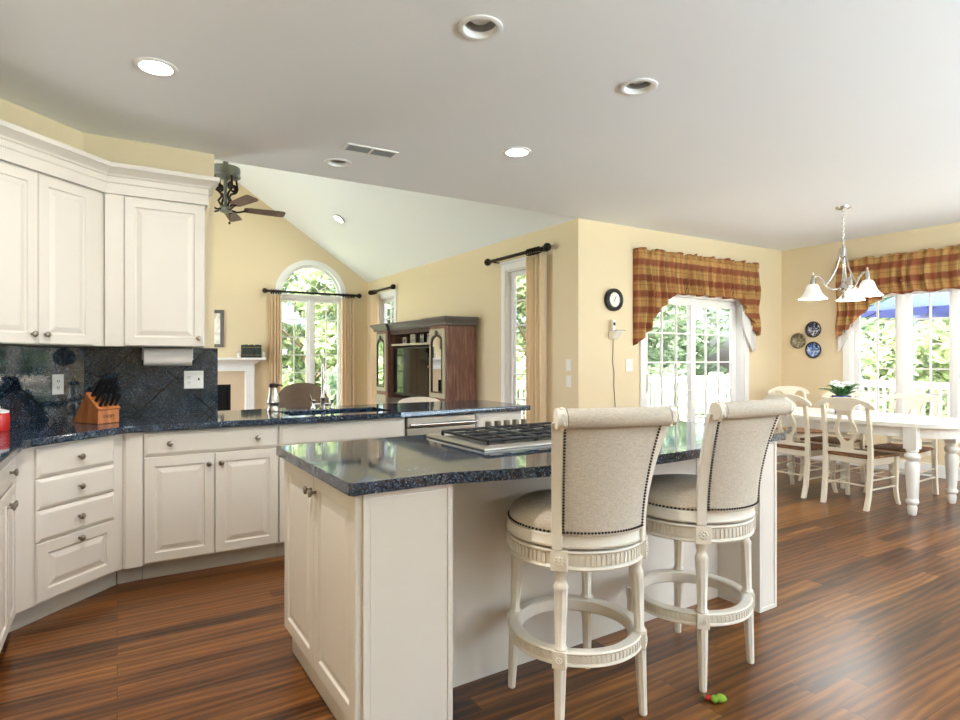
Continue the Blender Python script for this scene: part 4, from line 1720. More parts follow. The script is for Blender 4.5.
b.lathe([(0.0, 2.385), (0.012, 2.38), (0.012, 2.36), (0.028, 2.35), (0.030, 2.27), (0.022, 2.262), (0.012, 2.25), (0.012, 2.05), (0.02, 2.04), (0.012, 2.02), (0.03, 1.99), (0.04, 1.965), (0.03, 1.94), (0.012, 1.925), (0.012, 1.90), (0.02, 1.885), (0.012, 1.87), (0.0, 1.855)], 20)
b.build('stem', M['nickel'], t)
R_ = Vector((0.8526, -0.5225, 0))
F_ = Vector((0.5225, 0.8526, 0))
for deg in (75, 195, 315):
    a = R(deg)
    d = R_ * math.cos(a) - F_ * math.sin(a)
    b = MB()
    arm = [d * r + Vector((0, 0, z)) for r, z in ((0.03, 1.965), (0.09, 1.955), (0.14, 1.985), (0.18, 2.05), (0.22, 2.085), (0.25, 2.075), (0.26, 2.045))]
    sm_ = []
    for i in range(len(arm) - 1):
        p0, p1, p2, p3 = arm[max(i - 1, 0)], arm[i], arm[i + 1], arm[min(i + 2, len(arm) - 1)]
        for k in range(6):
            u = k / 6
            sm_.append(0.5 * ((2 * p1) + (p2 - p0) * u + (2 * p0 - 5 * p1 + 4 * p2 - p3) * u * u + (3 * p1 - p0 - 3 * p2 + p3) * u ** 3))
    sm_.append(arm[-1])
    b.tube(sm_, 0.0095, 10)
    up_arm = [d * r + Vector((0, 0, z)) for r, z in ((0.024, 2.33), (0.035, 2.24), (0.06, 2.15), (0.10, 2.07), (0.147, 1.995))]
    b.tube(up_arm, 0.0085, 10)
    c_ = d * 0.26
    b.lathe([(0.0, 2.13), (0.008, 2.12), (0.006, 2.10), (0.014, 2.09), (0.02, 2.05), (0.024, 2.03), (0.024, 2.00), (0.0, 1.995)], 16, (c_.x, c_.y))
    b.build('arm', M['nickel'], t)
    b = MB()
    b.lathe([(0.026, 2.012), (0.040, 2.008), (0.055, 1.985), (0.066, 1.95), (0.082, 1.915), (0.110, 1.885), (0.128, 1.868), (0.124, 1.868), (0.106, 1.888), (0.078, 1.918), (0.062, 1.952), (0.050, 1.985), (0.026, 2.005)], 32, (c_.x, c_.y), cap=False)
    b.build('glass_shade', M['shade'], t)
    b = MB()
    b.sphere((c_.x, c_.y, 1.93), 0.028, 12, (1, 1, 1.3))
    b.build('bulb', M['lamp_on'], t)
    ld = bpy.data.lights.new('chandelier_lamp', 'POINT')
    ld.energy = 11
    ld.color = (1.0, 0.97, 0.93)
    ld.shadow_soft_size = 0.05
    lo = bpy.data.objects.new('chandelier_lamp', ld)
    col.objects.link(lo)
    lo.parent = t
    lo.location = (c_.x, c_.y, 1.845)

# wall plates on the right wall
for (y, z), m_, lb in (((4.43, 1.525), 'plate_brown', 'dull bronze relief plate, leftmost of the three wall plates'),
                       ((4.235, 1.665), 'plate_floral', 'dark plate with a pale flower, topmost of the wall plates'),
                       ((4.235, 1.405), 'plate_blue', 'blue and white plate, lowest of the three wall plates')):
    t = thing('decorative_plate', lb, 'plate', (XQ - 0.001, y, z), R(-90), 'round plates on the dining wall')
    b = MB()
    b.T = Matrix.Rotation(R(90), 4, 'X')
    b.lathe([(0.0, 0.006), (0.065, 0.007), (0.075, 0.012), (0.092, 0.018)], 32, cap=False)
    b.lathe([(0.0, 0.0), (0.06, 0.0), (0.092, 0.015)], 32, cap=False)
    b.build('dish', M[m_], t)
    b = MB()
    b.T = Matrix.Rotation(R(90), 4, 'X')
    b.lathe([(0.088, 0.014), (0.100, 0.018), (0.104, 0.022), (0.096, 0.025), (0.088, 0.020), (0.088, 0.014)], 36, cap=False)
    b.build('rim', M['plate_brown'] if m_ == 'plate_brown' else M['bronze'], t)


# ================================================================== VALANCES
def valance(label, loc, rz, w, ztop, bottom, tail_lining, proj=0.085, v0=0.0):
    t = thing('plaid_valance', label, 'valance', loc, rz)
    random.seed(int(w * 1000))
    ph = [random.uniform(0, 6.28) for _ in range(8)]
    def wave(x, k):
        q = math.sin(x * 52 + 1.3 * math.sin(x * 9 + ph[5]) + ph[0])
        return (math.copysign(abs(q) ** 0.7, q) * 0.6 + math.sin(x * 31 + ph[1]) * 0.35 + math.sin(x * 83 + ph[2]) * 0.25) * k
    zp = ztop - 0.07          # gathered rod pocket
    def fn(u, v):
        # u 0..1 across incl. returns, v 0 top .. 1 bottom
        x = u * w
        zb = bottom(x)
        zt = ztop + 0.02 * abs(math.sin(x * 27 + 1.5 * math.sin(x * 11 + ph[3]))) + 0.010 * math.sin(x * 21 + ph[4])
        z = zt + (zb - zt) * v
        depth = (zt - z)
        amp = 0.008 + 0.042 * min(1, max(0, depth - 0.07) / 0.25)
        if depth < 0.055:
            amp = 0.026
        y = -proj + wave(x + 0.02 * math.sin(z * 9), amp)
        e = 0.02
        if x < e:
            y = y * (x / e) - 0.004
        if x > w - e:
            y = y * ((w - x) / e) - 0.004
        return (x, y, z)
    b = MB()
    nu, nv = int(w * 110), 36
    b.grid(fn, nu, nv, lambda u, v: (u * w * 1.45, (ztop - fn(u, v)[2]) + v0))
    b.build('plaid_panel', M['plaid'], t, solid=0.003)
    b = MB()
    b.box(0.015, w - 0.015, -proj + 0.022, -proj + 0.045, zp - 0.02, zp + 0.02)
    b.box(0.015, 0.03, -proj + 0.045, -0.001, zp - 0.02, zp + 0.02)
    b.box(w - 0.03, w - 0.015, -proj + 0.045, -0.001, zp - 0.02, zp + 0.02)
    b.build('valance_rod', M['trim'], t)
    # white lining that shows on the turned tail
    for x0, x1, zfn in tail_lining:
        b = MB()
        def lf(u, v):
            x = x0 + (x1 - x0) * u
            z1_ = bottom(x) + 0.05
            z0_ = zfn(u)
            return (x, -proj + 0.030 + 0.012 * math.sin(u * 9), z1_ + (z0_ - z1_) * v)
        b.grid(lf, 14, 8)
        b.build('white_lining', M['lining'], t, solid=0.002)
    return t


def smooth(a, b_, x):
    f = min(1, max(0, (x - a) / (b_ - a)))
    return f * f * (3 - 2 * f)


W1 = 2.16
def bot1(x):
    lo_l, lo_r, mid = 1.36, 1.52, 2.03
    return lo_l + (mid - lo_l) * smooth(-0.12, 0.66, x) ** 0.8 - (mid - lo_r) * smooth(W1 - 0.46, W1 + 0.10, x) + 0.01 * math.sin(x * 24)
valance('red and gold plaid valance over the sliding patio door', (4.83, YP, 0), 0, W1, 2.49, bot1,
        [(W1 - 0.30, W1 - 0.012, lambda u: 1.80 - 0.42 * math.sin(u * PI * 0.62) )], 0.085)
W2 = 2.45
def bot2(x):
    return 1.50 + (2.03 - 1.50) * smooth(-0.10, 0.62, x) - 0.5 * smooth(W2 - 0.55, W2, x) + 0.012 * math.sin(x * 23)
valance('sunlit red and gold plaid valance over the casement windows', (XQ, 3.93, 0), R(-90), W2, 2.47, bot2,
        [(0.012, 0.26, lambda u: 1.36 + 0.35 * u)], 0.085, 0.03)


# ================================================================== CURTAINS AND RODS
def curtain(label, loc, rz, x0, x1, z0, z1, y=-0.07, folds=5, seed=1, x0b=None, x1b=None):
    x0b = x0 if x0b is None else x0b
    x1b = x1 if x1b is None else x1b
    random.seed(seed)
    p = [random.uniform(0, 6.28) for _ in range(4)]
    def fn(u, v):
        a0, a1 = x0b + (x0 - x0b) * v, x1b + (x1 - x1b) * v
        uu = u + 0.02 * math.sin(u * 13 + p[2])
        return (a0 + (a1 - a0) * uu, y + 0.030 * math.sin(u * folds * 2 * PI + p[0]) + 0.008 * math.sin(u * folds * 3.7 * PI + p[1] + v), z0 + (z1 - z0) * v)
    b = MB()
    b.grid(fn, folds * 14, 10)
    o = b.build('window_curtain', M['curtain'], None, solid=0.003, loc=loc, rot=(0, 0, rz))
    return tag(o, label, 'curtain', 'cream curtains in the family room')


def rod(label, loc, rz, x0, x1, z, y=-0.07, rings_=()):
    t = thing('curtain_rod', label, 'curtain rod', loc, rz, 'dark curtain rods')
    b = MB()
    b.tube([(x0, y, z), (x1, y, z)], 0.02, 12)
    b.build('pole', M['bronze'], t)
    for sx, x in ((-1, x0), (1, x1)):
        b = MB()
        b.T = Matrix.Translation((x, y, z)) @ Matrix.Rotation(R(90) * sx, 4, 'Y')
        b.lathe([(0.02, 0), (0.030, 0.008), (0.020, 0.018), (0.036, 0.028), (0.046, 0.052), (0.041, 0.078), (0.020, 0.096), (0.0, 0.101)], 16)
        b.build('finial', M['bronze'], t)
        b = MB()
        b.tube([(x - sx * 0.07, -0.001, z - 0.02), (x - sx * 0.07, y, z - 0.018)], 0.008)
        b.build('bracket', M['bronze'], t)
    for x in rings_:
        b = MB()
        b.tube([(x, y + 0.034 * math.cos(a * PI / 8), z - 0.010 + 0.034 * math.sin(a * PI / 8)) for a in range(16)], 0.008, 6, closed=True)
        b.build('curtain_ring', M['bronze'], t)
    return t


# gable window
rod('dark rod with ball finials across the arched window', (0, YS, 0), 0, 2.22, 3.80, 2.46, -0.09, [2.27, 2.31, 2.35, 2.39, 2.43, 3.55, 3.60, 3.65, 3.70, 3.75])
curtain('cream curtain hanging left of the arched window', (0, YS, 0), 0, 2.24, 2.44, 0.02, 2.40, -0.09, 4, 2)
curtain('cream curtain hanging right of the arched window', (0, YS, 0), 0, 3.50, 3.77, 0.02, 2.40, -0.09, 5, 3)
# near tall window (local x = distance towards the camera from y = 6.0)
rod('dark rod above the tall window right of the armoire', (XR, 6.0, 0), R(-90), -0.22, 0.87, 2.50, -0.09, [0.58, 0.62, 0.66, 0.70, 0.74, 0.78])
curtain('cream curtain beside the tall window right of the armoire', (XR, 6.0, 0), R(-90), 0.55, 0.86, 0.02, 2.44, -0.09, 5, 4)
rod('dark short rod above the small window over the armoire', (XR, 10.1, 0), R(-90), -0.15, 0.78, 2.50, -0.09, [-0.10, -0.05, 0.0])
curtain('cream curtain at the small window over the armoire', (XR, 10.1, 0), R(-90), -0.12, 0.16, 0.02, 2.44, -0.09, 4, 5)

# ================================================================== ARMOIRE AND TV
# local: x along the front from the far end towards the camera (world -Y), y into the wall (+X)
ax0, ay0 = 3.56, 9.05
AL = 2.40
t = thing('media_armoire', 'brown entertainment armoire with mirrored doors against the side wall', 'armoire', (ax0, ay0, 0), R(-90))
AD = XR - 0.04 - ax0
b = MB()
b.box(0.0, 0.46, 0.02, AD, 0.0, 1.72)
b.build('side_tower', M['armoire'], t, 0.006)
b = MB()
b.box(1.92, AL, 0.02, AD, 0.0, 1.72)
b.build('side_tower', M['armoire'], t, 0.006)
b = MB()
b.box(0.46, 1.92, AD - 0.03, AD, 0.70, 1.72)
b.box(0.46, 1.92, 0.06, AD - 0.03, 1.66, 1.72)
b.build('niche', M['armoire_dark'], t)
b = MB()
b.box(0.46, 1.92, 0.03, AD, 0.0, 0.70)
b.build('lower_chest', M['armoire_dark'], t, 0.005)
b = MB()
b.box(0.46, 1.92, 0.08, AD - 0.03, 1.485, 1.515)
b.build('shelf', M['antique'], t)
# crown in breakfront steps
b = MB()
for (xa, xb, yb) in ((-0.03, 0.50, 0.0), (0.50, 1.88, 0.045), (1.88, AL + 0.02, 0.0)):
    b.rings([[(xa - e, yb - e, z), (xb + e, yb - e, z), (xb + e, AD, z), (xa - e, AD, z)] for e, z in ((0.0, 1.72), (0.012, 1.725), (0.012, 1.75), (0.03, 1.775), (0.05, 1.80), (0.06, 1.805), (0.06, 1.83))], True, True, True, False)
b.build('cornice', M['crown_grey'], t)
for xa, xb in ((0.03, 0.43), (1.95, 2.37)):
    b = MB()
    wd = xb - xa
    b.nest(wd, 0.90, [(0, -0.0), (0.004, -0.004), (0.06, -0.004), (0.064, 0.006)], xa, 0.78, 0.018)
    o = b.build('door', M['antique'], t)
    m_ = MB()
    x0_, x1_ = xa + 0.07, xb - 0.07
    cx = (xa + xb) / 2
    hw = (x1_ - x0_) / 2
    top = [(cx + hw * math.cos(PI * k / 12), 1.49 + 0.09 * math.sin(PI * k / 12)) for k in range(13)]
    shape = [(x0_, 0.86), (x1_, 0.86)] + top
    m_.prism(shape, 0.001, 0.005, 'y')
    mo = m_.build('mirror', M['mirror'], o)
    f_ = MB()
    ctr = (cx, 1.15)
    infl = [(ctr[0] + (x - ctr[0]) * 1.14, ctr[1] + (z - ctr[1]) * 1.06) for x, z in shape]
    f_.ring_prism(infl, shape, -0.012, 0.004)
    f_.sphere((cx, -0.012, 1.62), 0.035, 10, (1, 0.4, 1.3))
    f_.build('carved_surround', M['armoire_dark'], o)
    b = MB()
    b.nest(wd, 0.62, [(0, -0.0), (0.004, -0.004), (0.06, -0.004), (0.064, 0.006), (0.09, -0.003)], xa, 0.10, 0.018)
    b.build('lower_door', M['antique'], t)
    knob(o, xb - 0.02 if xa < 1 else xa + 0.02, -0.004, 1.18)

t = thing('television', 'black television standing in the armoire niche', 'television', (ax0 + 0.10, ay0 - 1.18, 0.7005), R(-90))
b = MB()
b.box(-0.69, 0.69, 0.0, 0.05, 0.035, 0.765)
b.build('cabinet', M['black'], t, 0.006)
b = MB()
b.box(-0.66, 0.66, -0.002, 0.0, 0.075, 0.74)
b.build('screen', M['blackgloss'], t)
b = MB()
b.lathe([(0.0, 0.0), (0.20, 0.0), (0.19, 0.012), (0.05, 0.016), (0.04, 0.04), (0.0, 0.04)], 28, (0, 0.06))
b.build('stand', M['black'], t)
# framed photographs on the shelf
for k, (x, w_, h_, lb) in enumerate(((0.72, 0.13, 0.10, 'small pale photo frame at the left end of the armoire shelf'), (1.02, 0.17, 0.135, 'square photo frame in the middle of the armoire shelf'),
                                    (1.32, 0.16, 0.14, 'upright dark photo frame on the armoire shelf'), (1.64, 0.28, 0.135, 'wide white photo frame at the right end of the armoire shelf'))):
    t = thing('photo_frame', lb, 'photo frame', (ax0 + 0.2, ay0 - x, 1.5155), R(-90), 'photos in the armoire')
    b = MB()
    b.nest(w_, h_, [(0, -0.012), (0.018, -0.012), (0.020, -0.006)], -w_ / 2, 0, 0.004)
    b.build('frame', M['bronze'] if k == 2 else M['antique'], t)
    b = MB()
    b.box(-w_ / 2 + 0.02, w_ / 2 - 0.02, -0.0075, -0.0065, 0.02, h_ - 0.02)
    b.build('picture', M['photo'], t)
    b = MB()
    b.box(-0.01, 0.01, 0.004, 0.05, 0, 0.01)
    b.build('prop', M['bronze'], t)

# ================================================================== FIREPLACE
t = thing('fireplace', 'white mantel fireplace with tan tile surround on the gable wall', 'fireplace', (1.165, YS, 0))
for sx in (-1, 1):
    b = MB()
    b.box(sx * 0.745 - 0.075, sx * 0.745 + 0.075, -0.14, -0.001, 0, 1.08)
    for k in range(4):
        x = sx * 0.745 - 0.045 + k * 0.03
        b.box(x - 0.008, x + 0.008, -0.148, -0.14, 0.18, 1.02)
    b.box(sx * 0.745 - 0.085, sx * 0.745 + 0.085, -0.155, -0.001, 0, 0.15)
    b.build('pilaster', M['trim'], t, 0.003)
b = MB()
b.box(-0.82, 0.82, -0.15, -0.001, 1.08, 1.20)
for k in range(52):
    x = -0.80 + k * 1.6 / 51
    b.box(x - 0.009, x + 0.009, -0.165, -0.15, 1.165, 1.195)
b.rings([[(-0.82 - e, -0.15 - e, z), (0.82 + e, -0.15 - e, z), (0.82 + e, -0.001, z), (-0.82 - e, -0.001, z)] for e, z in ((0, 1.20), (0.02, 1.205), (0.05, 1.23), (0.10, 1.26), (0.11, 1.265), (0.11, 1.27))], True, True, True, False)
b.build('frieze', M['trim'], t)
b = MB()
b.box(-0.98, 0.98, -0.29, -0.001, 1.27, 1.305)
b.build('mantel_shelf', M['trim'], t, 0.005)
b = MB()
b.box(-0.67, -0.45, -0.10, -0.001, 0, 1.08)
b.box(0.45, 0.67, -0.10, -0.001, 0, 1.08)
b.box(-0.45, 0.45, -0.10, -0.001, 0.86, 1.08)
b.build('tile_surround', M['tan_tile'], t)
b = MB()
b.box(-0.45, 0.45, -0.02, -0.001, 0.0, 0.86)
b.build('firebox', M['black'], t)
b = MB()
for xa, xb, za, zb in ((-0.45, -0.40, 0, 0.86), (0.40, 0.45, 0, 0.86), (-0.40, 0.40, 0.80, 0.86), (-0.40, 0.40, 0.0, 0.06)):
    b.box(xa, xb, -0.10, -0.02, za, zb)
b.box(-0.40, 0.40, -0.06, -0.055, 0.06, 0.80)
b.build('glass_door', M['blackgloss'], t)
b = MB()
b.box(-0.95, 0.95, -0.55, -0.16, 0.0, 0.03)
b.build('hearth', M['tan_tile'], t)
# books on the mantel
for k in range(7):
    w_ = (0.042, 0.040, 0.0425, 0.042, 0.040, 0.042, 0.038)[k]
    x = 1.80 + k * 0.0435
    h_ = (0.215, 0.22, 0.21, 0.22, 0.205, 0.22, 0.215)[k]
    t = thing('mantel_book', 'dark green volume of the book row on the mantel', 'book', (x, YS - 0.24, 1.3055), 0, 'dark books on the mantel')
    b = MB()
    b.box(-w_ / 2, w_ / 2, 0, 0.15, 0, h_)
    b.build('cover', M['book'], t, 0.003)
    b = MB()
    for z in (0.04, 0.17):
        b.box(-w_ / 2 + 0.004, w_ / 2 - 0.004, -0.0015, 0, z, z + 0.008)
    b.build('spine_band', M['gold'], t)
for x, lb in ((1.73, 'small white ornament left of the mantel books'), (2.125, 'small white ornament at the mantel end right of the books')):
    t = thing('mantel_ornament', lb, 'ornament', (x - 0.01, YS - 0.20, 1.3055), 0)
    b = MB()
    b.lathe([(0.0, 0), (0.028, 0), (0.03, 0.012), (0.015, 0.025), (0.026, 0.06), (0.022, 0.085), (0.008, 0.10), (0.0, 0.105)], 16)
    b.build('figure', M['white_plastic'], t)
t = thing('framed_picture', 'framed pale print hanging above the mantel', 'picture', (1.15, YS - 0.001, 1.79))
b = MB()
b.nest(0.74, 0.62, [(0, -0.03), (0.012, -0.036), (0.05, -0.030), (0.055, -0.015)], -0.37, -0.31, 0)
b.build('frame', M['crown_grey'], t)
b = MB()
b.box(-0.315, 0.315, -0.017, -0.0155, -0.255, 0.255)
b.build('print', M['picture'], t)

# ================================================================== CEILING FAN
FX, FYY = 1.06, 7.32
t = thing('ceiling_fan', 'ornate ceiling fan with scrolled metalwork hanging from the vault', 'ceiling fan', (FX, FYY, 0))
b = MB()
b.lathe([(0.0, ZRIDGE - 0.03), (0.07, ZRIDGE - 0.08), (0.07, ZRIDGE - 0.10), (0.013, ZRIDGE - 0.16), (0.013, 3.56), (0.03, 3.555), (0.03, 3.52), (0.0, 3.52)], 20)
b.build('downrod', M['fanmetal'], t)
b = MB()
b.lathe([(0.0, 3.505), (0.10, 3.50), (0.155, 3.485), (0.16, 3.45), (0.155, 3.40), (0.165, 3.39), (0.16, 3.375), (0.10, 3.365), (0.0, 3.335)], 32)
b.build('motor_housing', M['fanmetal'], t)
b = MB()
b.lathe([(0.0, 3.36), (0.024, 3.36), (0.020, 3.2), (0.020, 3.05), (0.05, 3.04), (0.07, 3.02), (0.07, 2.98), (0.03, 2.965), (0.0, 2.96)], 18)
b.build('column', M['fanmetal'], t)
for k in range(4):
    a = R(20 + k * 90)
    d = Vector((math.cos(a), math.sin(a), 0))
    pts = []
    for i in range(30):
        an = -PI * 0.5 + i / 29 * PI * 3.0
        r_ = 0.052 * (1 - i / 29 * 0.72)
        pts.append(Vector((0, 0, 3.26)) + d * (0.095 + r_ * math.cos(an)) + Vector((0, 0, r_ * math.sin(an))))
    low = [d * 0.05 + Vector((0, 0, 3.04)), d * 0.085 + Vector((0, 0, 3.09)), d * 0.045 + Vector((0, 0, 3.15)), d * 0.065 + Vector((0, 0, 3.19)), d * 0.095 + Vector((0, 0, 3.206))]
    b = MB()
    b.tube(low + pts[1:], 0.013, 8)
    b.tube([d * 0.147 + Vector((0, 0, 3.26)), d * 0.13 + Vector((0, 0, 3.37))], 0.012, 8)
    b.build('scroll_bracket', M['bronze'], t)
for deg in (30, 102, 174, 246, 318):
    a = R(deg)
    d = R_ * math.cos(a) + F_ * math.sin(a)
    s_ = Vector((-d.y, d.x, 0))
    b = MB()
    b.tube([d * 0.06 + Vector((0, 0, 3.0)), d * 0.13 + Vector((0, 0, 2.985)), d * 0.22 + Vector((0, 0, 3.012))], 0.011, 8)
    b.sphere(d * 0.22 + Vector((0, 0, 3.012)), 0.03, 10, (1, 1, 0.35))
    iron = b.build('blade_iron', M['bronze'], t)
    rs = []
    for f, w_ in ((0.20, 0.045), (0.24, 0.058), (0.45, 0.066), (0.60, 0.070), (0.64, 0.066), (0.66, 0.045)):
        c_ = d * f + Vector((0, 0, 3.02))
        tl = Vector((0, 0, -0.24))
        rs.append([c_ - s_ * w_ - tl * w_, c_ + s_ * w_ + tl * w_, c_ + s_ * w_ + tl * w_ + Vector((0, 0, 0.007)), c_ - s_ * w_ - tl * w_ + Vector((0, 0, 0.007))])
    b = MB()
    b.rings(rs, True, True, True, False)
    b.build('fan_blade', M['fanblade'], t)
b = MB()
b.tube([(0.04, -0.02, 2.97), (0.04, -0.02, 2.86)], 0.002, 6)
b.sphere((0.04, -0.02, 2.85), 0.014, 8, (1, 1, 1.4))
b.build('pull_chain', M['bronze'], t)

# ================================================================== CHAIRS IN THE FAMILY ROOM
t = thing('swivel_armchair', 'taupe upholstered round backed armchair behind the peninsula sink', 'armchair', (1.60, 6.05, 0), R(-15))
t.scale = (0.72, 0.72, 1.0)
def tub(b, r0, r1, z0, z1, a0, a1, lean=0.0, dome=0.0, n=30):
    rs = []
    for i in range(n + 1):
        a = R(a0 + (a1 - a0) * i / n)
        f = max(0, math.sin(PI * i / n)) ** 0.45
        zt = z1 - dome * (1 - f)
        ro, ri = r1, r0
        sec = [(ri, z0), (ro, z0), (ro + 0.02, (z0 + zt) / 2), (ro + lean - 0.01, zt - 0.05), (ro + lean - 0.05, zt), (ri + lean, zt - 0.03), (ri + lean * 0.5, (z0 + zt) / 2)]
        rs.append([(r * math.cos(a), r * math.sin(a), z) for r, z in sec])
    b.rings(rs)
b = MB()
tub(b, 0.25, 0.36, 0.30, 1.06, 180, 360, 0.02, 0.30)
b.build('backrest', M['taupe'], t, sharp=60)
b = MB()
b.lathe([(0.0, 0.30), (0.30, 0.30), (0.33, 0.34), (0.32, 0.44), (0.24, 0.47), (0.0, 0.48)], 32)
b.build('seat', M['taupe'], t)
b = MB()
b.lathe([(0.0, 0.0), (0.28, 0.0), (0.27, 0.03), (0.05, 0.06), (0.04, 0.30), (0.0, 0.30)], 24)
b.build('pedestal', M['armoire_dark'], t)
t = thing('cream_armchair', 'cream armchair whose rounded back shows in front of the armoire', 'armchair', (2.93, 6.11, 0), R(-24))
t.scale = (0.68, 0.68, 1.0)
b = MB()
tub(b, 0.28, 0.40, 0.12, 0.875, 170, 370, 0.02, 0.22)
b.build('backrest', M['cream_cloth'], t, sharp=60)
b = MB()
b.lathe([(0.0, 0.12), (0.32, 0.12), (0.34, 0.16), (0.33, 0.40), (0.26, 0.43), (0.0, 0.44)], 32)
b.build('seat', M['cream_cloth'], t)
for a in (45, 135, 225, 315):
    b = MB()
    b.tube([(0.26 * math.cos(R(a)), 0.26 * math.sin(R(a)), 0), (0.25 * math.cos(R(a)), 0.25 * math.sin(R(a)), 0.12)], [0.015, 0.022], 10)
    b.build('leg', M['armoire_dark'], t)

# ================================================================== THINGS ON THE FAR WALL
t = thing('wall_clock', 'round black rimmed wall clock left of the patio door', 'clock', (4.525, YP - 0.001, 1.922))
b = MB()
b.T = Matrix.Rotation(R(90), 4, 'X')
b.lathe([(0.0, 0.0), (0.118, 0.0), (0.122, 0.02), (0.118, 0.045), (0.100, 0.055), (0.080, 0.045), (0.080, 0.030), (0.0, 0.030)], 40)
b.build('case', M['iron'], t)
b = MB()
b.T = Matrix.Rotation(R(90), 4, 'X')
b.lathe([(0.0, 0.0305), (0.079, 0.0305), (0.079, 0.033), (0.0, 0.033)], 36)
fc = b.build('dial', M['clock_face'], t)
b = MB()
for k in range(12):
    a = k * PI / 6
    b.T = Matrix.Rotation(a, 4, 'Y')
    b.box(-0.0015, 0.0015, -0.0338, -0.0332, 0.062, 0.072)
b.build('hour_marks', M['iron'], fc)
for ang, L, w_ in ((32, 0.042, 0.004), (205, 0.03, 0.003)):
    b = MB()
    b.T = Matrix.Rotation(R(ang), 4, 'Y')
    b.box(-w_, w_, -0.036, -0.034, -0.008, L)
    b.build('clock_hand', M['iron'], fc)

t = thing('cordless_phone', 'white cordless phone in a wall cradle below the clock', 'phone', (4.525, YP - 0.001, 1.56))
b = MB()
b.prism([(-0.001, -0.06), (-0.05, -0.05), (-0.11, 0.02), (-0.11, 0.03), (-0.001, 0.03)], -0.05, 0.05, 'x')
b.build('cradle', M['white_plastic'], t, 0.004)
b = MB()
b.prism([(-0.03, 0.031), (-0.11, 0.031), (-0.115, 0.036), (-0.03, 0.042)], -0.01, 0.085, 'x')
b.build('keypad', M['grey_baffle'], t)
b = MB()
b.box(-0.04, 0.0, -0.05, -0.02, 0.031, 0.15)
ho = b.build('handset', M['white_plastic'], t, 0.01, 3)
b = MB()
b.box(-0.034, -0.006, -0.052, -0.050, 0.085, 0.12)
b.build('display', M['dark_slot'], ho)
b = MB()
b.tube([(0.0, -0.012, -0.055), (0.006, -0.006, -0.15), (-0.004, -0.005, -0.30), (0.02, -0.005, -0.42), (0.016, -0.005, -0.55), (0.035, -0.005, -0.75), (0.03, -0.006, -1.15)], 0.003, 6)
b.build('cord', M['bronze'], t)
t = plate('power_outlet', 'white outlet plate low on the far wall under the phone cord', 'outlet', (4.55, YP, 0.36), 0, 0.075, 0.12, 'o')
plate('light_switch', 'white rocker switch plate between phone and patio door', 'light switch', (4.775, YP, 1.22), 0, 0.105, 0.135, 'r')
plate('light_switch', 'white upper switch plate beside the room corner', 'light switch', (XR, 4.82, 1.225), R(-90), 0.075, 0.12, 'r')
plate('light_switch', 'white lower switch plate beside the room corner', 'light switch', (XR, 4.82, 1.055), R(-90), 0.075, 0.12, 'r')

# ================================================================== OUTSIDE
b = MB()
b.box(-40, 60, -40, 60, -1.35, -1.3)
g = b.build('ground', M['lawn'])
struct(g)
b = MB()
b.box(4.3, 12.2, 4.84, 9.2, -0.22, -0.06)
b.box(7.80, 12.2, -3.0, 4.84, -0.22, -0.06)
dk = b.build('patio_deck', M['deck'])
struct(dk, 'sunlit deck outside the patio door')


def railing(label, p0, p1):
    p0, p1 = Vector(p0), Vector(p1)
    L = (p1 - p0).length
    ang = math.atan2(p1.y - p0.y, p1.x - p0.x)
    t = thing('deck_railing', label, 'railing', (p0.x, p0.y, -0.06), ang)
    b = MB()
    b.box(0, L, -0.045, 0.045, 0.90, 0.94)
    b.box(0, L, -0.02, 0.02, 0.82, 0.90)
    b.box(0, L, -0.02, 0.02, 0.08, 0.14)
    b.build('rails', M['trim'], t)
    b = MB()
    n = int(L / 0.125)
    for i in range(n):
        x = (i + 0.5) * L / n
        b.box(x - 0.018, x + 0.018, -0.018, 0.018, 0.14, 0.82)
    o = b.build('balusters', M['trim'], t)
    for i in range(int(L / 2) + 1):
        x = min(L - 0.06, max(0.06, i * L / int(L / 2)))
        b = MB()
        b.box(x - 0.05, x + 0.05, -0.05, 0.05, 0, 1.02)
        b.build('post', M['trim'], t)


railing('white deck railing seen through the patio door', (4.4, 9.1, 0), (12.1, 9.1, 0))
railing('white deck railing seen through the casement windows', (12.1, 9.0, 0), (12.1, -2.9, 0))

t = thing('patio_umbrella', 'blue patio umbrella outside the casement windows', 'umbrella', (10.56, 3.58, -0.12))
b = MB()
b.tube([(0, 0, 0), (0, 0, 2.65)], 0.022, 12)
b.build('pole', M['trim'], t)
b = MB()
n = 8
rs = []
for f in (0.0, 0.35, 0.7, 1.0):
    ring = []
    for k in range(n * 4):
        a = 2 * PI * k / (n * 4)
        sag = 1 - 0.05 * (0.5 - 0.5 * math.cos(a * n))
        ring.append((1.5 * f * sag * math.cos(a) + 0.001 * math.cos(a), 1.5 * f * sag * math.sin(a) + 0.001 * math.sin(a), 2.72 - 0.62 * f ** 1.15))
    rs.append(ring)
b.rings(rs, False, False)
b.build('canopy', M['umbrella'], t, solid=0.004)
for k in range(8):
    a = 2 * PI * k / 8
    b = MB()
    b.tube([(0.03 * math.cos(a), 0.03 * math.sin(a), 2.66), (0.7 * math.cos(a), 0.7 * math.sin(a), 2.40), (1.44 * math.cos(a), 1.44 * math.sin(a), 2.085)], 0.008, 6)
    b.build('rib', M['bronze'], t)
b = MB()
b.lathe([(0.0, 0.0), (0.25, 0.0), (0.24, 0.05), (0.05, 0.08), (0.04, 0.2), (0.0, 0.2)], 24)
b.build('base', M['iron'], t)


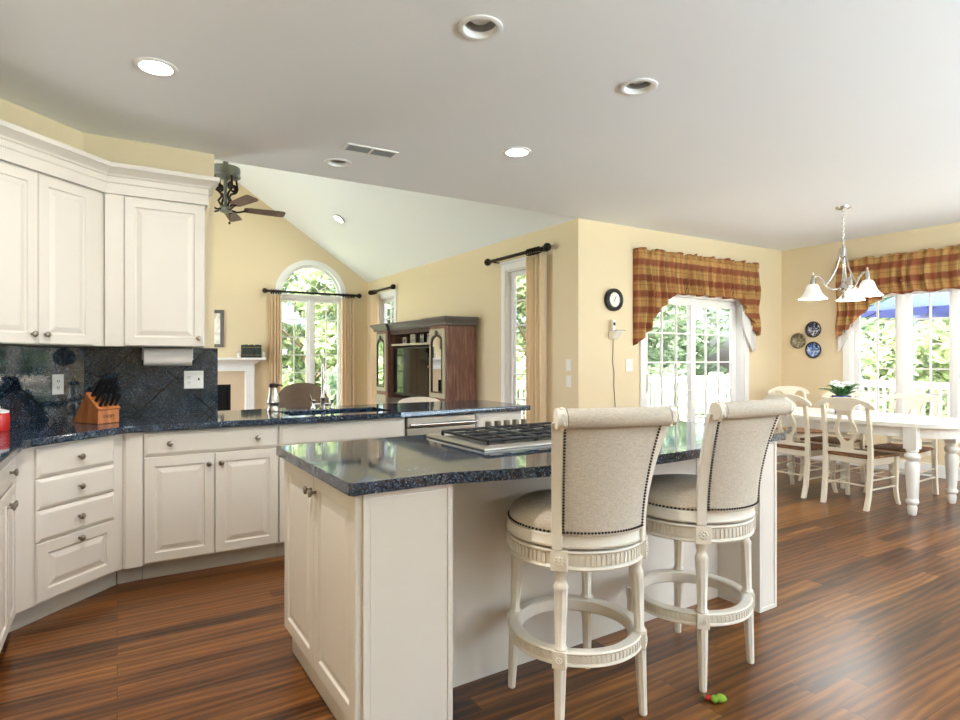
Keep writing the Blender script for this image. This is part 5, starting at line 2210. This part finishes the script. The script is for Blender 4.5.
def leaf_mesh(seed, n, rx, rz, zc, size):
    random.seed(seed)
    bm = bmesh.new()
    cl = [(Vector((random.gauss(0, rx * 0.5), random.gauss(0, rx * 0.5), zc + random.uniform(-rz, rz) * 0.9)), random.uniform(0.35, 0.8) * rx * 0.6) for _ in range(26)]
    for i in range(n):
        c_, r_ = random.choice(cl)
        d = Vector((random.gauss(0, 1), random.gauss(0, 1), random.gauss(0, 1))).normalized()
        p = c_ + d * r_ * random.uniform(0.6, 1.05)
        q = Euler((random.uniform(0, 6.28), random.uniform(-0.9, 0.9), random.uniform(0, 6.28))).to_matrix()
        s = size * random.uniform(0.6, 1.3)
        vs = [bm.verts.new(p + q @ Vector(v)) for v in ((-s, 0, 0), (0, -s * 0.5, 0.1 * s), (s, 0, 0), (0, s * 0.5, 0.1 * s))]
        bm.faces.new(vs)
    me = bpy.data.meshes.new('foliage')
    bm.to_mesh(me)
    bm.free()
    return me


def make_tree(label, seed, mat, n, rx, rz, zc, size, group='garden trees'):
    t = thing('garden_tree', label, 'tree', (0, 0, -1.3), 0, group)
    b = MB()
    b.tube([(0, 0, 0), (0.05, 0.02, zc * 0.5), (0.0, 0.05, zc)], [0.16, 0.12, 0.06], 10)
    for k in range(4):
        a = k * 1.7
        b.tube([(0.03, 0.03, zc * (0.45 + 0.1 * k)), (math.cos(a) * rx * 0.5, math.sin(a) * rx * 0.5, zc * (0.7 + 0.1 * k))], [0.05, 0.02], 6)
    b.build('trunk', M['bark'], t)
    me = leaf_mesh(seed, n, rx, rz, zc, size)
    me.materials.append(mat)
    o = bpy.data.objects.new('foliage', me)
    col.objects.link(o)
    o.parent = t
    return t


ta = make_tree('bright green tree straight outside the arched window', 11, M['leaf_a'], 9000, 2.6, 3.2, 4.2, 0.16)
ta.location = (4.6, 16.8, -1.3)
tb = make_tree('deeper green tree behind the right side of the patio door', 12, M['leaf_b'], 9000, 2.4, 3.0, 3.8, 0.16)
tb.location = (13.2, 12.6, -1.3)
spots = [(ta, 1.2, 17.5, 40, 'bright green tree left of the arched window view'), (tb, 7.2, 18.5, 80, 'deeper green tree in the right half of the arched window'),
         (ta, 9.4, 12.6, 10, 'bright green tree behind the left half of the patio door'), (tb, 7.6, 14.6, 200, 'deeper green tree glimpsed through the tall side window'),
         (ta, 14.2, 15.2, 120, 'bright green tree far behind the patio door'), (tb, 16.2, 9.4, 300, 'deeper green tree at the left of the casement windows'),
         (ta, 16.8, 5.6, 60, 'bright green tree behind the blue umbrella'), (tb, 17.2, 1.6, 20, 'deeper green tree at the right photo edge beyond the umbrella'),
         (ta, 16.0, -2.6, 160, 'bright green tree beyond the deck, outside the right photo edge'), (tb, 21.5, 12.5, 250, 'tall deeper green tree in the distance behind the deck corner'),
         (ta, 11.5, 19.0, 330, 'distant bright green tree behind the patio door trees'), (tb, 22.5, 5.5, 90, 'distant deeper green tree behind the umbrella')]
for src, x, y, rz, lb in spots:
    dup(src, (x, y, -1.3), R(rz), lb)
